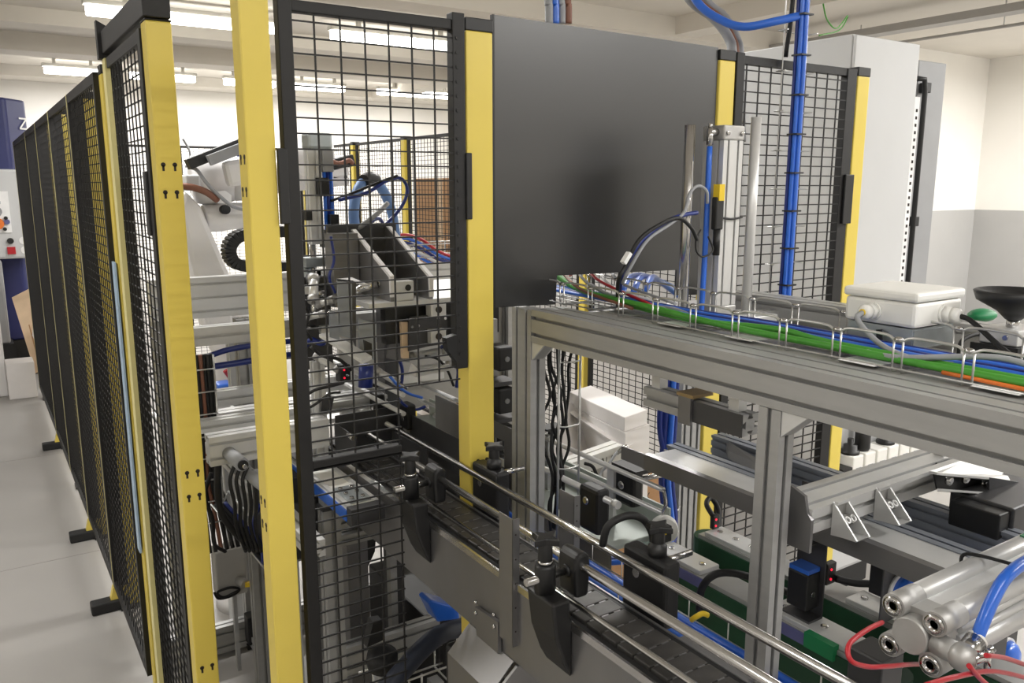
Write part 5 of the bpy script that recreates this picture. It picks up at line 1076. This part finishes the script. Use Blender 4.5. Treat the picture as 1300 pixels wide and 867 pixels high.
# under the chain conveyor behind the lower gate mesh
bb = thing('tilted_box', 'black tilted box with white edges under the machine behind the gate mesh', 'box', (.80,2.2,.55))
MB().prism([Q(447,682,Y=2.18), Q(462,674,Y=2.18), Q(478,672,Y=2.18), Q(476,700,Y=2.18), Q(458,740,Y=2.18), Q(448,744,Y=2.18)], (.03,.10,0)).build('case', 'plastic', bb)
MB().prism([Q(461,676,Y=2.172), Q(480,671,Y=2.172), Q(480,673,Y=2.172), Q(464,678,Y=2.172), Q(464,706,Y=2.172), Q(461,708,Y=2.172)], (0,.004,0)).build('white_edge', 'label', bb)
MB().prism([Q(462,702,Y=2.172), Q(464,704,Y=2.172), Q(452,726,Y=2.172)], (0,.004,0)).build('white_corner', 'label', bb)
MB().box((.86,2.22,.0), (.90,2.26,.60)).build('stand', 'alu', bb)
lt2 = thing('low_wire_tray', 'wire tray near the floor behind the lower gate mesh', 'tray', (.95,1.8,.36))
for y, z in ((1.72,.385),(1.82,.385),(1.72,.44),(1.82,.44)): MB().cyl((.72,y,z), (1.15,y,z), .003, n=6).build('long_wire', 'zinc', lt2)
for k in range(5): MB().tube([(.76+.09*k,1.72,.445),(.76+.09*k,1.72,.38),(.76+.09*k,1.82,.38),(.76+.09*k,1.82,.445)], .003, 6, smooth=False).build('cross_wire', 'zinc', lt2)
MB().box((.90,1.75,.0), (.93,1.79,.378)).build('stand', 'alu', lt2)
cable('dark_hose', 'thick dark hose curving under the chain conveyor at the bottom', [Q(480,885,Y=1.65), Q(505,858,Y=1.66), Q(535,825,Y=1.68), Q(560,805,Y=1.7), Q(590,795,Y=1.75)], .024, 'hoseb', 'hose', n=12)
tag(MB().prism([Q(544,766,Y=1.78), Q(548,762,Y=1.78), Q(582,772,Y=1.78), Q(584,786,Y=1.78), Q(556,790,Y=1.78)], (0,.06,0)).build('blue_clip', 'blue', bev=.004), 'bright blue plastic clip under the chain conveyor', 'clip')
MB().box(Q(565,785,Y=1.80), Q(572,785,Y=1.83)-V((0,0,.45))).build('clip_stem', 'plastic', bpy.data.objects['blue_clip'])
tag(MB().lathe(Q(485,838,Y=1.75), [(.035,-.02),(.04,0),(.038,.02),(.02,.024)], (0,-.2,1), 20).build('rubber_foot', 'rubber'), 'black rubber foot block low behind the gate mesh', 'foot')
MB().cyl(Q(485,846,Y=1.75), V((Q(485,846,Y=1.75).x,1.75,.0)), .012).build('foot_stem', 'alu', bpy.data.objects['rubber_foot'])
tag(MB().prism([Q(466,822,Y=1.72), Q(474,790,Y=1.72), Q(486,788,Y=1.72), Q(488,812,Y=1.72)], (0,.03,0)).build('black_cover', 'plastic'), 'small black cover above the low wire tray behind the gate', 'cover')
dk = thing('drive_motor', 'dark motor hanging under the chain conveyor beside the hose', 'motor', (.85,1.43,.3))
MB().box((.80,1.36,.52), (.90,1.50,.66)).build('gearbox', 'plastic', dk, bev=.01); MB().cyl((.85,1.43,.30), (.85,1.43,.52), .05, n=20).build('motor_body', 'plastic', dk); MB().box((.84,1.42,0), (.86,1.44,.30)).build('stand', 'dsteel', dk)

# table, added shade box and covers that fill the machine under and behind the gate
mt = thing('machine_table', 'grey machine table plate behind the trough in the robot cell', 'table', (.9,2.75,.9))
MB().box((.46,2.56,.885), (1.7,2.98,.9)).build('table_plate', 'alu2', mt, bev=.002)
for x in (.9,1.6): MB().box((x,2.62,0), (x+.045,2.665,.885)).build('leg', 'alu', mt)
de = thing('shade_box', 'dark box added for the shade under the machine behind the lower gate mesh', 'cabinet', (1.2,2.25,0))  # added dark box, stands for the shade under the machine
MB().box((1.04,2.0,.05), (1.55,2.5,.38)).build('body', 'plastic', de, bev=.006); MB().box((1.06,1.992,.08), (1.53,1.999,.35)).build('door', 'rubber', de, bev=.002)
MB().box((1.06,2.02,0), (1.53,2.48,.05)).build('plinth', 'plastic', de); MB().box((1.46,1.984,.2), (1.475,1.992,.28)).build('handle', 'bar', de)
mc = thing('machine_cover', 'light grey machine cover plate between the gate and the centre post', 'cover', (1.15,2.6,.9))
MB().box((.98,2.54,.9005), (1.62,2.56,1.27)).build('cover_plate', 'greyb', mc, bev=.002); MB().box((.98,2.50,1.0), (1.35,2.54,1.03)).build('ledge', 'alu2', mc)
for z, l in ((1.12,'upper'),(.97,'lower')):
    cable('black_cable', l+' black cable loop hanging before the light grey machine cover', [V((1.0,2.40,z+.08)), V((1.08,2.38,z+.05)), V((1.13,2.38,z-.03)), V((1.12,2.38,z-.12))], .006, 'dblue' if z > 1 else 'rubber')
ck = thing('drive_stack', 'stack of black drive blocks on a grey upright right of the centre post', 'drive', Q(641,600,Y=1.72))
xa, xb = Q(631,560,Y=1.72).x, Q(651,560,Y=1.72).x
MB().profile((xa+.02,1.80,0), (xa+.02,1.80,1.33), .04, .04, (1,0,0), 1, 1).build('upright', 'alu', ck)
for (ya, yb) in ((440,470),(492,524),(540,575),(588,612)):
    b_ = MB().box((xa,1.71,Q(641,yb,Y=1.72).z), (xb,1.778,Q(641,ya,Y=1.72).z)).build('drive_block', 'plastic', ck, bev=.005)
    MB().lathe(((xa+xb)/2,1.71,Q(641,(ya+yb)/2,Y=1.72).z), [(.007,0),(.007,.003)], (0,-1,0), 10).build('screw', 'greyc', b_)
for y_ in (486,533,582): MB().box((xa-.01,1.715,Q(641,y_+3,Y=1.72).z), (xb+.01,1.778,Q(641,y_-2,Y=1.72).z)).build('spacer', 'dsteel', ck)

# bright clutter of the machine: rails, small cylinders, fittings and tubes behind the gate
for i, (x, z, l) in enumerate(((.50,.925,'left'), (.56,.93,'middle'), (.66,.935,'right'))):
    beam((x,2.30,z), (x,3.0,z), .03, .03, (1,0,0), 1, 1, 'frame_beam', l+' of three slim profiles running deep on the machine table', G, 'alu2')
rnd = random.Random(5)
for i, (a, b, r, l) in enumerate((((398,352),(398,382),.012,'upright silver cylinder under the clear cup of the actuator'), ((404,386),(424,380),.009,'small silver cylinder lying left of the bent plates'), ((386,404),(412,398),.008,'thin silver cylinder by the gate stile below the valve group'), ((400,452),(430,470),.008,'slim silver rod cylinder sloping under the shelf plate'), ((478,470),(505,486),.009,'silver cylinder beside the blue cylinder'), ((520,452),(566,444),.010,'bright cross cylinder below the dark screwed plate'), ((524,470),(572,462),.009,'second bright cross cylinder lower below the dark screwed plate'))):
    A, B = Q(*a, Y=1.97), Q(*b, Y=1.93); t = thing('small_cylinder', l, 'cylinder', (A+B)/2, 'small silver cylinders in the machine')
    d_ = (B-A).normalized()
    MB().cyl(A, B, r, n=14).build('barrel', 'alu2', t); MB().cyl(A-d_*.004, A+d_*.012, r*1.18, n=14).build('end_cap', 'cast', t); MB().cyl(B-d_*.012, B+d_*.003, r*1.18, n=14).build('end_cap', 'cast', t); MB().cyl(B, B+d_*.03, r*.4, n=10).build('rod', 'bar', t)
gl = thing('gear_lever', 'small bright link lever below the dark screwed plate of the station', 'lever', Q(545,478,Y=1.9))
MB().prism([Q(524,462,Y=1.9), Q(532,470,Y=1.9), Q(530,480,Y=1.9), Q(520,474,Y=1.9)], (0,.01,0)).build('lever_plate', 'white', gl); MB().bar(Q(528,474,Y=1.9), Q(570,466,Y=1.9), .012, .016, side=(0,1,0)).build('bright_strip', 'alu2', gl)
for i, (pts, r, m, l) in enumerate((
 ([(386,385),(392,400),(388,418),(396,432)], .0035, 'rubber', 'thin black tube winding down beside the gate stile'),
 ([(420,300),(424,330),(418,352),(426,372)], .0035, 'dblue', 'thin dark blue tube from the actuator down to the bent plates'),
 ([(560,440),(575,452),(582,470),(580,492)], .006, 'dblue', 'dark blue tube curving beside the gate stile at the trough'),
 ([(540,452),(556,456),(568,470),(576,490)], .0035, 'rubber', 'thin black cable curving over the rail block by the trough'),
 ([(505,505),(515,515),(528,520),(540,516)], .004, 'dblue', 'dark blue tube lying between the deep rails'),
 ([(495,478),(508,492),(520,500),(536,505)], .004, 'blue', 'blue tube along the deep guide rails behind the gate'),
 ([(395,440),(410,452),(430,456),(446,470)], .0045, 'rubber', 'black cable slung under the shelf plate'),
 ([(388,520),(402,512),(418,500),(432,498)], .0035, 'rubber', 'thin black cable rising to the red light sensor'),
 )):
    cable('thin_tube', l, [Q(*q, Y=1.95-.01*i) for q in pts], r, m, 'tube', None, 6)
for i, (x0, y0, x1, y1, m, l) in enumerate(((268,600,272,690,'rubber','outer'), (330,640,336,720,'dblue','inner'), (345,700,352,790,'rubber','lower'))):
    cable('loop_cable', l+' cable loop hanging between the two big posts', [Q(x0,y0,Y=2.02), Q(x0-8,(y0*2+y1)/3,Y=2.02), Q(x0+2,(y0+2*y1)/3,Y=2.02), Q(x1,y1,Y=2.04), Q(x1+14,y1+10,Y=2.08)], .005, m, 'cable', None, 6)
t = thing('printed_tag', 'small yellow warning tag on a white holder behind the riser cables', 'tag', Q(285,528,Y=2.6))
MB().box(Q(276,540,Y=2.60), Q(288,510,Y=2.64)).build('holder', 'white', t); MB().box(Q(278,536,Y=2.597), Q(286,524,Y=2.599)).build('tag_face', 'yelp', t)
MB().box(Q(281,540,Y=2.61)-V((0,0,.86)), Q(284,540,Y=2.63)).build('stem', 'alu', t)
